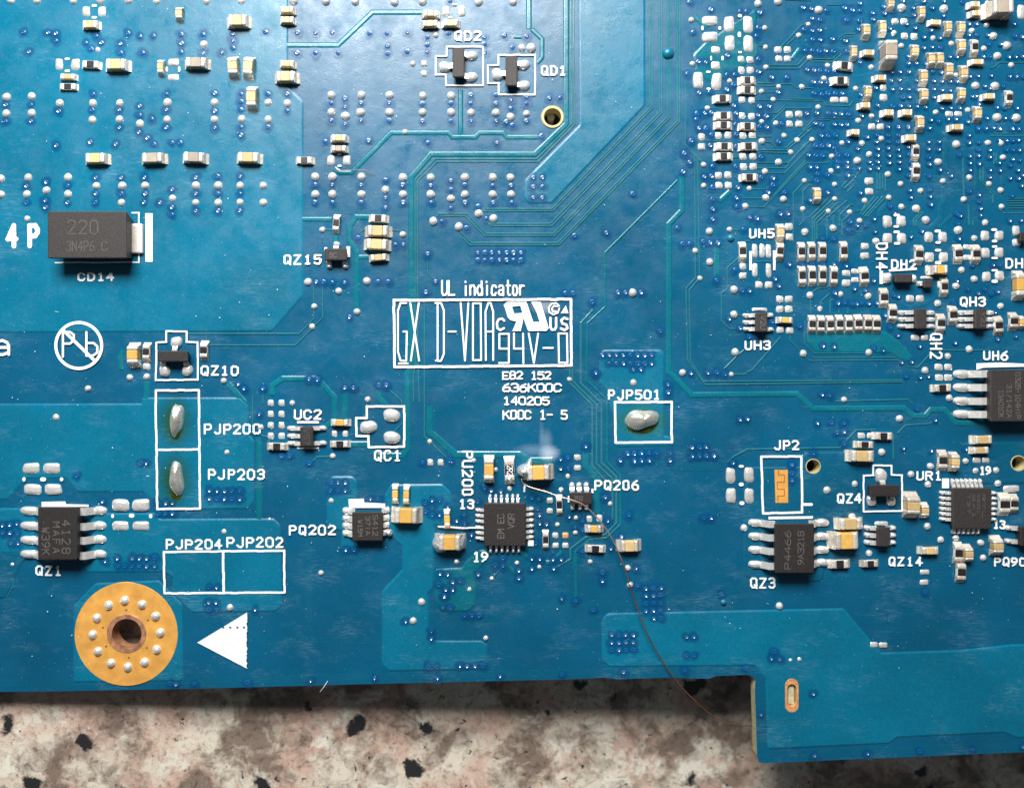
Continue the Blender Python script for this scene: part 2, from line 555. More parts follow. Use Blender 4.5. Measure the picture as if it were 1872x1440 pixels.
def strokes_obj(name, polys, wpx, z=0.024, mat="ink_white", parent=board, label=None, height=None, jitter=0.0):
    """polys: list of polylines in photo px"""
    vs_, fs = [], []
    zz = z
    for pl in polys:
        for i in range(len(pl) - 1):
            a = P(pl[i][0], pl[i][1], z).to_2d()
            b_ = P(pl[i + 1][0], pl[i + 1][1], z).to_2d()
            L = (b_ - a).length
            m_ = max(1, int(L / 0.12)) if jitter else 1
            for q in range(m_):
                j = Vector((random.uniform(-1, 1), random.uniform(-1, 1))) * jitter
                stroke(vs_, fs, a + (b_ - a) * (q / m_) + j, a + (b_ - a) * ((q + 1) / m_) + j, wpx * K, zz)
                zz += 0.00004
    if parent is not board:
        off = parent.location
        vs_ = [(v[0] - off.x, v[1] - off.y, v[2] - off.z) for v in vs_]
    return link(name, mesh(name, vs_, fs, M(mat)), parent, label=label)


def text_polys(s, x0, y0, x1, y1, rot=0, gap=0.42):
    """s fills the photo rectangle x0..x1, y0..y1; rot 0 upright, -1 reads downwards (turned clockwise), 1 reads upwards"""
    polys = []
    n = len(s)
    if rot == 0:
        Wd, Hh = x1 - x0, y1 - y0
    else:
        Wd, Hh = y1 - y0, x1 - x0
    adv = Wd / (n - gap / (1 + gap)) if n > 1 else Wd
    gw = adv / (1 + gap)
    for i, ch in enumerate(s):
        if ch == ' ':
            continue
        for pl in F[ch]:
            q = []
            for (gx, gy) in pl:
                u = i * adv + gx / 4 * gw
                v = gy / 6 * Hh
                if rot == 0:
                    q.append((x0 + u, y1 - v))
                elif rot == -1:
                    q.append((x0 + v, y0 + u))
                else:
                    q.append((x1 - v, y1 - u))
            polys.append(q)
    return polys


def text(s, x0, y0, x1, y1, rot=0, w_=None, z=0.024, mat="ink_white", parent=board, name="lettering", gap=0.62, label=None, jitter=0.006):
    h = (y1 - y0) if rot == 0 else (x1 - x0)
    w_ = w_ or max(2.2, h * 0.17)
    i = w_ / 2
    polys = text_polys(s, x0 + i, y0 + i, x1 - i, y1 - i, rot, gap)
    if label is None and parent is board:
        label = 'white printed letters "%s"' % s
    return strokes_obj(name, polys, w_, z, mat, parent, label, jitter=jitter)


# ------------------------------------------------------------------ small parts
def dome_mesh(name, mat, power=2.2, sq=2.6, seg=20, rings=5, seed=0, rough_=0.06):
    """unit solder pillow: half-extent 1 x 1, height 1"""
    rnd = random.Random(seed)
    ph = [rnd.uniform(0, 6.28) for _ in range(4)]
    vs_, fs = [(rnd.uniform(-.05, .05), rnd.uniform(-.05, .05), 1.0)], []
    for r in range(1, rings + 1):
        t = r / rings
        t = sin(t * pi / 2)
        for s in range(seg):
            a = 2 * pi * s / seg
            c_, s_ = cos(a), sin(a)
            sup = (abs(c_) ** sq + abs(s_) ** sq) ** (-1 / sq)
            rr = t * sup * (1 + rough_ * (sin(2 * a + ph[0]) + 0.6 * sin(3 * a + ph[1]) + .4 * sin(5 * a + ph[2])) * t)
            z = max(0.0, 1 - t ** power) ** 0.6
            vs_.append((rr * c_, rr * s_, z * (1 + rough_ * 0.8 * sin(3 * a + ph[3]) * t)))
    for s in range(seg):
        fs.append((0, 1 + s, 1 + (s + 1) % seg))
    for r in range(rings - 1):
        for s in range(seg):
            a = 1 + r * seg + s
            b_ = 1 + r * seg + (s + 1) % seg
            fs.append((a, a + seg, b_ + seg, b_))
    return mesh(name, vs_, fs, M(mat), smooth=True)


BUMP = [dome_mesh("solder_bump", "solder", 2.0, 2.0, 16, 5, s, 0.035) for s in range(4)]
PAD = [dome_mesh("solder_pad", "solder", 2.6, 4.5, 24, 6, 10 + s, 0.035) for s in range(5)]
PADROUND = [dome_mesh("solder_pad", "solder", 2.4, 2.6, 24, 6, 30 + s, 0.05) for s in range(3)]
RING = [dome_mesh("mask_dome", "mask_copper", 2.0, 2.0, 18, 5, 41, 0.0)]


def bump(px, py, r, parent=board, z=0.0):
    r *= 1.13
    h = r * K * 0.75
    p = P(px, py, h * 0.6)
    return link("solder_bump", random.choice(BUMP), parent, (p.x, p.y, z), random.uniform(0, 6.28), (r * K, r * K, h))


def pad(px, py, w_, h_, ht=None, round_=False, name="solder_pad", mat=None, label=None, rz=0.0):
    ht = ht if ht is not None else min(w_, h_) * K * 0.26
    p = P(px, py, ht * 0.5)
    return link(name, random.choice(SHINY if mat else PADROUND if round_ else PAD), board, (p.x, p.y, 0), rz + random.uniform(-.03, .03),
                (w_ * K / 2, h_ * K / 2, ht), label=label)


_cache = {}


def end_mesh(wd, ht, L, fil, blob=0.0):
    """metal end cap: box x 0..-L (outer face at 0) with a solder fillet running out to +fil"""
    key = ("end", round(wd, 3), round(ht, 3), round(L, 3), round(fil, 3), blob)
    if key in _cache:
        return _cache[key]
    bm = bmesh.new()
    box_bm(bm, -L, 0, -wd / 2, wd / 2, 0, ht, min(0.03, ht * 0.22), 2)
    if blob:
        me0 = PADROUND[1]
        k = len(bm.verts)
        bm.from_mesh(me0)
        bm.verts.ensure_lookup_table()
        for v in list(bm.verts)[k:]:
            v.co.x = v.co.x * (L * 0.95) + 0.0 * L + 0.01
            v.co.y = v.co.y * wd * 0.62
            v.co.z = v.co.z * ht * 1.06
    else:
        prof = [(-0.003, 0), (fil, 0.0), (fil * 0.8, ht * 0.16), (fil * 0.35, ht * 0.34), (0.002, ht * 0.72), (-0.003, ht * 0.72)]
        hw = wd / 2 * 1.04
        lo = [bm.verts.new((x, -hw, z)) for x, z in prof]
        hi = [bm.verts.new((x, hw, z)) for x, z in prof]
        n = len(prof)
        bm.faces.new(lo)
        bm.faces.new(hi[::-1])
        for i in range(n):
            j = (i + 1) % n
            bm.faces.new((lo[i], hi[i], hi[j], lo[j]))
    bmesh.ops.recalc_face_normals(bm, faces=bm.faces[:])
    me = bm_mesh("end_cap", bm, M("solder_rough" if blob else "tin"))
    if blob:
        me.polygons.foreach_set("use_smooth", [True] * len(me.polygons))
    _cache[key] = me
    return me


def body_mesh(L, wd, ht, mat):
    key = ("body", round(L, 3), round(wd, 3), round(ht, 3), mat)
    if key not in _cache:
        bm = bmesh.new()
        z0 = 0.02
        box_bm(bm, -L / 2, L / 2, -wd / 2, wd / 2, z0, ht, 0.012, 2)
        _cache[key] = bm_mesh("ceramic", bm, M(mat))
    return _cache[key]


def res_body(L, wd, ht):
    key = ("res", round(L, 3), round(wd, 3), round(ht, 3))
    if key not in _cache:
        bm = bmesh.new()
        box_bm(bm, -L / 2, L / 2, -wd / 2, wd / 2, 0.015, ht * 0.88, 0.0, 1, 1)
        box_bm(bm, -L / 2 + .004, L / 2 - .004, -wd / 2 + .004, wd / 2 - .004, ht * 0.88, ht, 0.006, 1, 0)
        _cache[key] = bm_mesh("ceramic", bm, M("resistor_black", "alumina"))
    return _cache[key]


def two_end(kind, px, py, w_, h_, ht=None, blob=False, label=None):
    """chip capacitor (t tan, o orange, g grey) or resistor (r); px,py,w_,h_ = its top face in photo px"""
    horiz = w_ >= h_
    L, wd = (w_, h_) if horiz else (h_, w_)
    L = round(L) * K
    wd = round(wd) * K
    if ht is None:
        ht = 0.075 + 0.012 * round((wd / K - 10) / 2) if kind == 'r' else wd * 0.72
        ht = max(0.07, ht) if kind != 'r' else min(0.09, max(0.06, ht))
    p = P(px, py, ht)
    e = max(0.05, L * (0.27 if kind == 'r' or L < 0.3 else 0.24))
    nm = "resistor" if kind == 'r' else "capacitor"
    mat = {'t': "ceramic_tan", 'o': "ceramic_orange", 'g': "ceramic_grey"}.get(kind)
    bl = L - 2 * e + 0.006
    me = res_body(bl, wd * 0.97, ht * 0.98) if kind == 'r' else body_mesh(bl, wd * 0.94, ht * 0.97, mat)
    rz = (0 if horiz else pi / 2) + random.gauss(0, 0.03)
    p = p + Vector((random.uniform(-.006, .006), random.uniform(-.006, .006), 0))
    o = link(nm, me, board, (p.x, p.y, 0), rz, label=label)
    em = end_mesh(wd, ht, e, min(0.10, wd * 0.42), blob)
    for s in (0, pi):
        link("end_cap", em, o, (L / 2 * cos(s), L / 2 * sin(s), 0), s)
    return o


def pin_mesh(length, wd, ht, tin="solder", blob=True):
    """gull-wing lead: from the body wall at x=0, height ht, out and down to a foot at x=length"""
    key = ("pin", round(length, 3), round(wd, 3), round(ht, 3), blob)
    if key in _cache:
        return _cache[key]
    bm = bmesh.new()
    th = 0.035
    a = length * 0.28
    b_ = length * 0.52
    top = [(-0.02, ht), (a * 0.8, ht), (a, ht - 0.015), (b_, 0.055), (b_ + 0.02, 0.04), (length, 0.035)]
    bot = [(length, 0.004), (b_ - 0.02, 0.008), (b_ - 0.045, 0.03), (a - 0.03, ht - th), (-0.02, ht - th)]
    prof = top + bot
    hw = wd / 2
    lo = [bm.verts.new((x, -hw, z)) for x, z in prof]
    hi = [bm.verts.new((x, hw, z)) for x, z in prof]
    n = len(prof)
    for i in range(n):
        j = (i + 1) % n
        bm.faces.new((lo[i], hi[i], hi[j], lo[j]))
    m_ = len(top)
    for s, arr in ((0, lo), (1, hi)):
        q = [(0, 1, n - 2, n - 1), (1, 2, n - 3, n - 2), (2, 3, n - 4, n - 3), (3, 4, n - 5, n - 4), ]
        for f in q:
            try:
                bm.faces.new([arr[i] for i in f])
            except Exception:
                pass
        try:
            bm.faces.new([arr[i] for i in (4, 5, 6, 7)])
        except Exception:
            pass
    if blob:
        k = len(bm.verts)
        bm.from_mesh(PADROUND[0])
        bm.verts.ensure_lookup_table()
        for v in list(bm.verts)[k:]:
            v.co.x = v.co.x * (length * 0.36) + length * 0.80
            v.co.y = v.co.y * wd * 0.62
            v.co.z = v.co.z * 0.075
    bmesh.ops.recalc_face_normals(bm, faces=bm.faces[:])
    me = bm_mesh("pin", bm, M("solder"))
    _cache[key] = me
    return me


def chip(px, py, w_, h_, ht, pins, mat="epoxy", label=None, name="chip", dot=None, taper=0.035, pin_h=None):
    """px,py,w_,h_: top face in photo px.  pins: (side, [positions px], outer end px, width px)"""
    p = P(px, py, ht)
    bm = bmesh.new()
    f = (DIST - ht) / DIST
    W, H = w_ * K * f, h_ * K * f
    t = -0.18 * ht
    box_bm(bm, -W / 2 - t, W / 2 + t, -H / 2 - t, H / 2 + t, 0.03, ht, 0.022, 2, 0, taper=t)
    o = link(name, bm_mesh(name, bm, M(mat)), board, (p.x, p.y, 0), 0, label=label)
    ph = pin_h or ht * 0.55
    for side, poss, end, wd in pins:
        for q in poss:
            if side in 'LR':
                wy = P(px, q, ph).y - p.y
                wx = P(end, q, 0.03).x - p.x
                base = (W / 2 + t * 0.5) * (1 if side == 'R' else -1)
                L = abs(wx - base)
                rz = 0 if side == 'R' else pi
                loc = (base, wy, 0)
            else:
                wx = P(q, py, ph).x - p.x
                wy = P(q, end, 0.03).y - p.y
                base = (H / 2 + t * 0.5) * (1 if side == 'T' else -1)
                L = abs(wy - base)
                rz = pi / 2 if side == 'T' else -pi / 2
                loc = (wx, base, 0)
            link("pin", pin_mesh(round(max(L, 0.07), 2), wd * K, ph), o, loc, rz)
    return o


def outline(pts, wpx, label, closed=True, name="printed_outline", jitter=0.0045):
    pl = list(pts) + ([pts[0]] if closed else [])
    return strokes_obj(name, [pl], wpx, 0.024, "ink_white", board, label, jitter=jitter)


def ink_poly(pts, label, name="printed_mark", z=0.0235, mat="ink_white"):
    q = ccw([P(*p, z).to_2d() for p in pts])
    return link(name, mesh(name, [(v.x, v.y, z) for v in q], [tuple(t) for t in [list(range(len(q)))]], M(mat)), board, label=label)

# ------------------------------------------------------------------ the granite top
gs = 60
def gz(x):
    return -1.15 - 0.075 * x
nx = 8
vs_ = [(gs * (i / nx - 0.5) * 2, gs * (j / nx - 0.5) * 2, gz(gs * (i / nx - 0.5) * 2 * 0.25)) for j in range(nx + 1) for i in range(nx + 1)]
vs_ = [(x, y, -1.1 - 0.075 * x) for (x, y, z) in vs_]
fs = [(j * (nx + 1) + i, j * (nx + 1) + i + 1, (j + 1) * (nx + 1) + i + 1, (j + 1) * (nx + 1) + i) for j in range(nx) for i in range(nx)]
link("stone_surface", mesh("stone_surface", vs_, fs, M("granite")), kind="structure")

# ------------------------------------------------------------------ the board itself
THICK = 0.24


def circle(px, py, r, n=40, rev=False):
    c = P(px, py).to_2d()
    return [Vector((c.x + r * K * cos(2 * pi * i / n), c.y + r * K * sin(2 * pi * i / n))) for i in range(n)]


def slot_loop(px, py, w_, h_, n=12):
    c = P(px, py).to_2d()
    r = w_ * K / 2
    hh = h_ * K / 2 - r
    out = [Vector((c.x + r * cos(pi * i / n), c.y + hh + r * sin(pi * i / n))) for i in range(n + 1)]
    out += [Vector((c.x - r * cos(pi * i / n), c.y - hh - r * sin(pi * i / n))) for i in range(n + 1)]
    return out


edge_px = [(-500, -500), (2400, -500), (2400, 1352), (1872, 1374), (1400, 1394), (1388, 1393), (1384, 1380),
           (1380, 1260), (1381, 1244), (1376, 1236), (1366, 1233), (1310, 1235), (1295, 1240), (1215, 1238), (1130, 1241), (1105, 1238), (1040, 1241),
           (700, 1249), (400, 1257), (100, 1263), (0, 1264), (-500, 1275)]
outer = ccw([P(*p).to_2d() for p in edge_px])
HOLES = [circle(1010, 214.5, 16), circle(1486, 852, 12.5), circle(1861, 846.5, 13), circle(233, 1157, 28), slot_loop(1447, 1270, 17, 42)]
loops = [[Vector((p.x, p.y, 0)) for p in l] for l in [outer] + HOLES]
flat = [v for l in loops for v in l]
tris = tessellate_polygon(loops)
N0 = len(flat)
vs_ = [(v.x, v.y, 0) for v in flat] + [(v.x, v.y, -THICK) for v in flat]
fs, mi = [], []
for t in tris:
    a, b_, c = (flat[i] for i in t)
    if (b_ - a).cross(c - a).z < 0:
        t = t[::-1]
    fs.append(tuple(t)); mi.append(0)
    fs.append(tuple(i + N0 for i in t[::-1])); mi.append(0)
k = 0
for l in loops:
    n = len(l)
    for i in range(n):
        j = (i + 1) % n
        fs.append((k + i, k + j, k + j + N0, k + i + N0)); mi.append(1)
    k += n
me = mesh("substrate", vs_, fs, M("mask_bare", "fibreglass"), mi)
bm = bmesh.new(); bm.from_mesh(me); bmesh.ops.recalc_face_normals(bm, faces=bm.faces[:]); bm.to_mesh(me); bm.free()
link("substrate", me, board)


def annulus(name, px, py, r0, r1, z, mat, label=None, hole_loop=None, outer_loop=None, zlow=0.0):
    A = hole_loop or circle(px, py, r0, 48)
    B = outer_loop or circle(px, py, r1, 48)
    n = len(A)
    C_ = offset_poly(B, 0.012)
    vs_ = [(p.x, p.y, -THICK) for p in A] + [(p.x, p.y, z) for p in A] + [(p.x, p.y, z) for p in B] + [(p.x, p.y, zlow) for p in C_]
    fs = []
    for r in range(3):
        for i in range(n):
            j = (i + 1) % n
            fs.append((r * n + i, r * n + j, (r + 1) * n + j, (r + 1) * n + i)[::-1])
    return link(name, mesh(name, vs_, fs, M(mat)), board, label=label)


ringA = circle(233, 1157, 27.5, 48)
annulus("mounting_ring", 231, 1158, 0, 94, 0.020, "osp_copper", "big round orange copper ring round the screw hole", ringA, circle(231.5, 1158, 94, 48))
rim = annulus("hole_rim", 233, 1157, 0, 0, 0.026, "copper_worn", "scuffed inner edge of the screw hole", circle(233, 1157, 27.2, 48), circle(232.5, 1157, 35, 48), 0.02)
annulus("hole_ring", 1010, 214.5, 15.8, 20, 0.020, "ink_yellow", "pale yellow ring round a tooling hole")
annulus("hole_ring", 1486, 852, 12.3, 13.6, 0.018, "ink_yellow")
annulus("hole_ring", 1861, 846.5, 12.8, 14.2, 0.018, "ink_yellow")
annulus("slot_ring", 0, 0, 0, 0, 0.020, "copper_raw", "orange copper rim of the slot near the corner", slot_loop(1447, 1270, 16.6, 41.6), slot_loop(1447, 1270, 24, 61))
bm = bmesh.new()
bmesh.ops.create_cone(bm, cap_ends=True, segments=20, radius1=0.07, radius2=0.07, depth=0.5)
p = P(1007, 214, -0.3)
link("peg", bm_mesh("peg", bm, M("post_grey")), board, (p.x, p.y, -0.55), label="grey peg seen down the tooling hole")
bm = bmesh.new()
box_bm(bm, -0.062, 0.062, -0.185, 0.185, -0.22, -0.035, 0.03)
p = P(1447, 1270, -0.035)
link("slot_lining", bm_mesh("slot_lining", bm, M("fibreglass")), board, (p.x, p.y, 0))

# ------------------------------------------------------------------ soft bands of the inner layer, seen through the lacquer
for pts, wd in [
    ([(565, 980), (566, 1166)], 12), ([(330, 1085), (480, 1168), (700, 1172)], 11), ([(810, 1168), (868, 1166), (925, 1112), (1000, 1105), (1330, 1100), (1358, 1088), (1358, 1040)], 12),
    ([(1600, 1080), (1602, 1162)], 13), ([(1360, 1050), (1500, 1052), (1872, 1046)], 9), ([(1620, 1152), (1872, 1141)], 12),
    ([(0, 1249), (400, 1243), (1100, 1228), (1372, 1222), (1392, 1244), (1396, 1380), (1872, 1362)], 13),
    ([(1138, 330), (1093, 398), (1093, 640)], 12), ([(1284, 530), (1284, 640)], 13), ([(1236, 800), (1040, 762), (830, 735)], 10),
    ([(1230, 765), (1300, 762), (1330, 740), (1400, 738)], 9), ([(1230, 855), (1330, 855)], 11), ([(780, 415), (900, 505)], 10),
    ([(610, 850), (575, 860), (565, 880), (562, 960)], 13), ([(700, 838), (620, 846)], 10), ([(1240, 260), (1110, 380)], 14), ([(780, 700), (1040, 712)], 9)]:
    _bz = _bz + 0.0001 if "_bz" in globals() else 0.0007
    trace(pts, wd, "mask_band", "inner_band", z=_bz)

# ------------------------------------------------------------------ copper areas
HL = HOLES
plate("copper_area", [(-400, -400), (524, -400), (524, 158), (552, 187), (552, 541), (497, 604), (-400, 607)], 0.0142, "mask_copper")
plate("copper_area", [(1058, -400), (1176, -400), (1177, 193), (1008, 370), (966, 370), (960, 362), (961, 331), (1061, 230)], 0.0142, "mask_copper")
plate("copper_area", [(-400, 741), (262, 740), (262, 729), (440, 729), (451, 742), (451, 792), (462, 806), (462, 915), (454, 928), (300, 928), (262, 897), (144, 897), (122, 872), (46, 872), (14, 911), (-400, 912)], 0.0142, "mask_copper")
plate("copper_area", [(-400, 931), (60, 931), (60, 1008), (-400, 1010)], 0.0142, "mask_copper")
plate("copper_area", [(160, 940), (284, 940), (291, 951), (500, 950), (510, 960), (513, 1106), (504, 1115), (352, 1117), (318, 1084), (318, 1054), (299, 1043), (160, 1044)], 0.0142, "mask_copper")
plate("copper_area", [(137, 1108), (176, 1068), (290, 1063), (330, 1104), (332, 1242), (137, 1244)], 0.0138, "mask_copper", holes=[circle(233, 1157, 34)])
plate("copper_area", [(716, 888), (808, 887), (822, 901), (823, 950), (792, 958), (791, 1073), (781, 1083), (781, 1173), (881, 1173), (888, 1181), (888, 1214), (881, 1221), (711, 1224), (701, 1213), (701, 1081), (738, 1041), (738, 998), (715, 978), (706, 905)], 0.0142, "mask_copper")
plate("copper_area", [(601, 880), (608, 873), (644, 873), (650, 880), (650, 1000), (627, 1010), (626, 968), (600, 962)], 0.0140, "mask_copper")
plate("copper_area", [(798, 1042), (846, 1040), (852, 1028), (878, 1008), (900, 1004), (868, 1045), (867, 1103), (855, 1115), (806, 1115), (797, 1090)], 0.0140, "mask_trace")
plate("copper_area", [(1098, 650), (1104, 642), (1207, 642), (1212, 648), (1212, 798), (1230, 801), (1230, 813), (1127, 815), (1127, 772), (1110, 712), (1098, 700)], 0.0142, "mask_copper")
plate("copper_area", [(1478, 607), (1615, 607), (1640, 624), (1668, 655), (1655, 660), (1630, 643), (1495, 643), (1478, 625)], 0.0138, "mask_trace")
plate("copper_area", [(1103, 1132), (1112, 1123), (1541, 1114), (1609, 1195), (1758, 1190), (1850, 1180), (2300, 1172), (2300, 1330), (1860, 1346), (1835, 1336), (1640, 1345), (1624, 1356), (1406, 1366), (1402, 1240), (1380, 1214), (1116, 1216), (1103, 1206)],
      0.0142, "mask_copper", holes=[slot_loop(1447, 1270, 22, 52)])
plate("copper_area", [(1360, 898), (1372, 870), (1372, 856), (1468, 856), (1472, 828), (1562, 828), (1570, 930), (1530, 945), (1500, 1060), (1378, 1062), (1362, 1048)], 0.0132, "mask_band", holes=[circle(1486, 852, 13.2)])
plate("copper_area", [(1760, 812), (2300, 800), (2300, 880), (1780, 882)], 0.0132, "mask_band", holes=[circle(1861, 846.5, 13.8)])
plate("copper_area", [(-400, 1010), (60, 1010), (36, 1030), (24, 1060), (10, 1090), (-400, 1110)], 0.0132, "mask_band")
plate("copper_area", [(1270, 100), (1290, 80), (1380, 20), (1385, 100), (1330, 140), (1300, 150), (1275, 130)], 0.0132, "mask_trace")

# ------------------------------------------------------------------ traces (photo px)
T3 = 2.6
TR = [
 (8, [(524, 83), (618, 83), (681, 23), (772, 23)]),
 (8, [(611, 308), (621, 316), (643, 316), (715, 243), (820, 243), (827, 251), (869, 251), (876, 243), (920, 243), (927, 251), (988, 251)]),
 (7.5, [(842, 165), (842, 247)]),
 (9.5, [(752, 600), (752, 324), (788, 282), (940, 282), (978, 282), (1035, 227), (1035, 0)]),
 (9.5, [(752, 600), (752, 662), (745, 684), (745, 820), (735, 833), (688, 833), (670, 812), (636, 812)]),
 (T3, [(764, 670), (759, 662), (759, 329), (796, 291), (981, 291), (1045, 227), (1043, 0)]),
 (T3, [(767, 736), (764, 660), (764, 331), (799, 296), (985, 296), (1050, 229), (1048, 0)]),
 (T3, [(776, 550), (776, 798), (785, 806), (818, 838)]),
 (T3, [(759, 664), (756, 690), (756, 735)]),
 (T3, [(1188, 0), (1188, 197), (1009, 382), (887, 382)]), (T3, [(1192, 0), (1192, 199), (1011, 386), (884, 386), (880, 382)]),
 (T3, [(1205, 0), (1205, 206), (1006, 409), (894, 409), (888, 403)]), (T3, [(1209, 0), (1209, 208), (1009, 413), (897, 413), (889, 406)]),
 (T3, [(1221, 0), (1221, 213), (1012, 427), (889, 427), (854, 391), (802, 391), (794, 402)]), (T3, [(1225, 0), (1225, 215), (1014, 431), (886, 431), (851, 395), (803, 395)]),
 (T3, [(1238, 0), (1238, 222), (1020, 444), (862, 444), (842, 424), (842, 414)]), (T3, [(1242, 0), (1242, 224), (1022, 448), (859, 448), (845, 434)]),
 (2.2, [(1252.6, 148), (1252.6, 266), (1286, 300)]),
 (2.2, [(1262, 276), (1270, 286), (1271, 509), (1254, 527), (1257, 659), (1289, 703), (1300, 703), (1650, 698)]), (2.2, [(1265, 276), (1275, 286), (1279, 508)]),
 (2.2, [(1279, 508), (1260, 531), (1262, 659), (1286, 697), (1300, 697), (1650, 695)]),
 (9, [(1247, 322), (1247, 385), (1223, 410), (1223, 680), (1265, 722), (1457, 720), (1486, 747), (1652, 746), (1668, 760), (1692, 760), (1702, 749), (1727, 749), (1747, 773), (1800, 775)]),
 (3.6, [(1239, 329), (1106, 462), (1106, 561), (1074, 591), (1073, 696), (1110, 731), (1110, 845), (1134.5, 870), (1134.5, 958), (1109, 983), (1078, 986), (1052, 1008), (1049, 1040)]),
 (3.4, [(1084, 566), (1062, 590), (1062, 701), (1100, 738), (1100, 846), (1127, 872), (1127, 955), (1107, 977), (1070, 982), (1043, 1003), (1043, 1022), (1012, 1040)]),
 (3.0, [(1047, 672), (1047, 697), (1091, 741), (1091, 848), (1120, 876), (1120, 950)]),
 (3.2, [(1042, 672), (1042, 700), (1083, 741), (1083, 852), (1108, 880), (1112, 900)]),
 (11, [(1071, 820), (1071, 852), (1092, 876), (1092, 938)]),
 (4.5, [(1053, 1010), (1053, 1092)]),
 (11, [(786, 742), (786, 790), (834, 831), (950, 831), (968, 842), (1010, 842)]),
 (8.5, [(967, -5), (967, 53)]), (7, [(972, 54), (991, 72), (991, 106), (982, 116)]), (6, [(940, 68), (955, 68)]),
 (8, [(552, 401), (607, 401)]), (9.5, [(676, 397), (651, 397), (639, 414), (639, 440), (652, 465), (652, 568)]), (8, [(656, 470), (676, 470)]),
 (2.4, [(574, 523), (574, 583), (547, 610), (342, 610)]), (2.4, [(590, 523), (590, 581), (540, 631), (380, 631)]),
 (2.2, [(595, 420), (608, 420)]), (2.2, [(653, 428), (667, 419)]), (2.2, [(714, 421), (731, 422), (737, 427)]), (2.2, [(782, 474), (782, 498), (794, 512)]),
 (10, [(614, 431), (614, 445)]), (9, [(498, 722), (498, 705), (517, 692), (575, 692), (583, 695), (612, 727), (612, 770)]), (10, [(631, 712), (631, 765)]),
 (9, [(590, 785), (606, 771)]), (10, [(416, 700), (446, 735), (446, 760)]), (9, [(470, 800), (474, 812), (474, 948)]),
 (2.2, [(481, 710), (481, 738)]), (2.2, [(462, 722), (462, 790), (490, 799)]), (8, [(268, 690), (268, 738)]), (8, [(226, 640), (219, 655), (222, 676)]),
 (10, [(693, 712), (693, 728), (706, 742)]), (2.2, [(712, 712), (735, 734), (735, 745)]), (2.2, [(719, 790), (737, 772)]), (2.2, [(568, 846), (580, 835), (606, 834)]),
 (2.2, [(671, 735), (671, 745)]), (2.2, [(646, 794), (640, 795)]),
 (2.2, [(899, 1057), (919, 1036)]), (2.2, [(1079, 1005), (1079, 1022)]), (7, [(948, 1005), (968, 1022), (968, 1036)]), (7, [(1028, 1008), (1010, 1028), (998, 1028)]),
 (6, [(930, 1025), (930, 1035), (950, 1056)]), (7, [(938, 875), (960, 858)]), (8, [(1270, 30), (1292, 52)]), (2.2, [(830, 1020), (836, 1034)]),
 (2.4, [(1330, 845), (1340, 835), (1366, 821), (1535, 818), (1552, 800), (1565, 786), (1600, 785)]),
 (3.0, [(1324, 674), (1350, 648), (1360, 640)]), (2.6, [(1364, 679), (1367, 680), (1375, 676), (1427, 616)]), (2.6, [(1340, 684), (1362, 684), (1367, 679)]),
 (1.8, [(1462, 647), (1480, 659), (1640, 658)]), (1.8, [(1485, 654), (1638, 653)]), (1.8, [(1487, 646), (1583, 645)]),
 (2, [(1528, 733), (1660, 730), (1668, 738)]), (2, [(1658, 670), (1678, 671), (1700, 647)]), (2, [(1720, 640), (1810, 640)]), (2, [(1737, 697), (1753, 682)]), (2, [(1640, 792), (1655, 777), (1700, 774), (1710, 767)]), (2, [(1633, 840), (1633, 793)]),
 (2, [(30, 322), (140, 322)]), (2, [(14, 1090), (24, 1070), (24, 1030), (36, 1020)]), (4, [(24, 1075), (24, 1030), (36, 1016)]),
]
for w_, pts in TR:
    trace(pts, w_)

# ------------------------------------------------------------------ the tiled survey of the board
TILES = {'A': (0, 0, 3.983), 'B': (470, 0, 3.983), 'C': (940, 0, 3.983), 'D': (0, 360, 3.983), 'F': (470, 360, 3.983), 'G': (940, 360, 3.983),
         'H': (1250, 0, 6), 'I': (1560, 0, 6), 'J': (1250, 230, 6), 'K': (1560, 230, 6), 'L': (1250, 440, 6), 'M': (1560, 380, 6), 'N': (1560, 600, 6),
         'O': (1250, 780, 4.235), 'P': (1530, 780, 4.5), 'Q': (0, 680, 4.8), 'R': (380, 680, 4.8), 'T': (760, 780, 4.457), 'U': (0, 960, 3.983),
         'V': (470, 960, 3.983), 'W': (940, 1000, 3.983), 'X': (1402, 1080, 3.983), 'Y': (1040, 640, 5.142), 'Z': (1300, 640, 5.142), 'c': (600, 860, 7.2)}

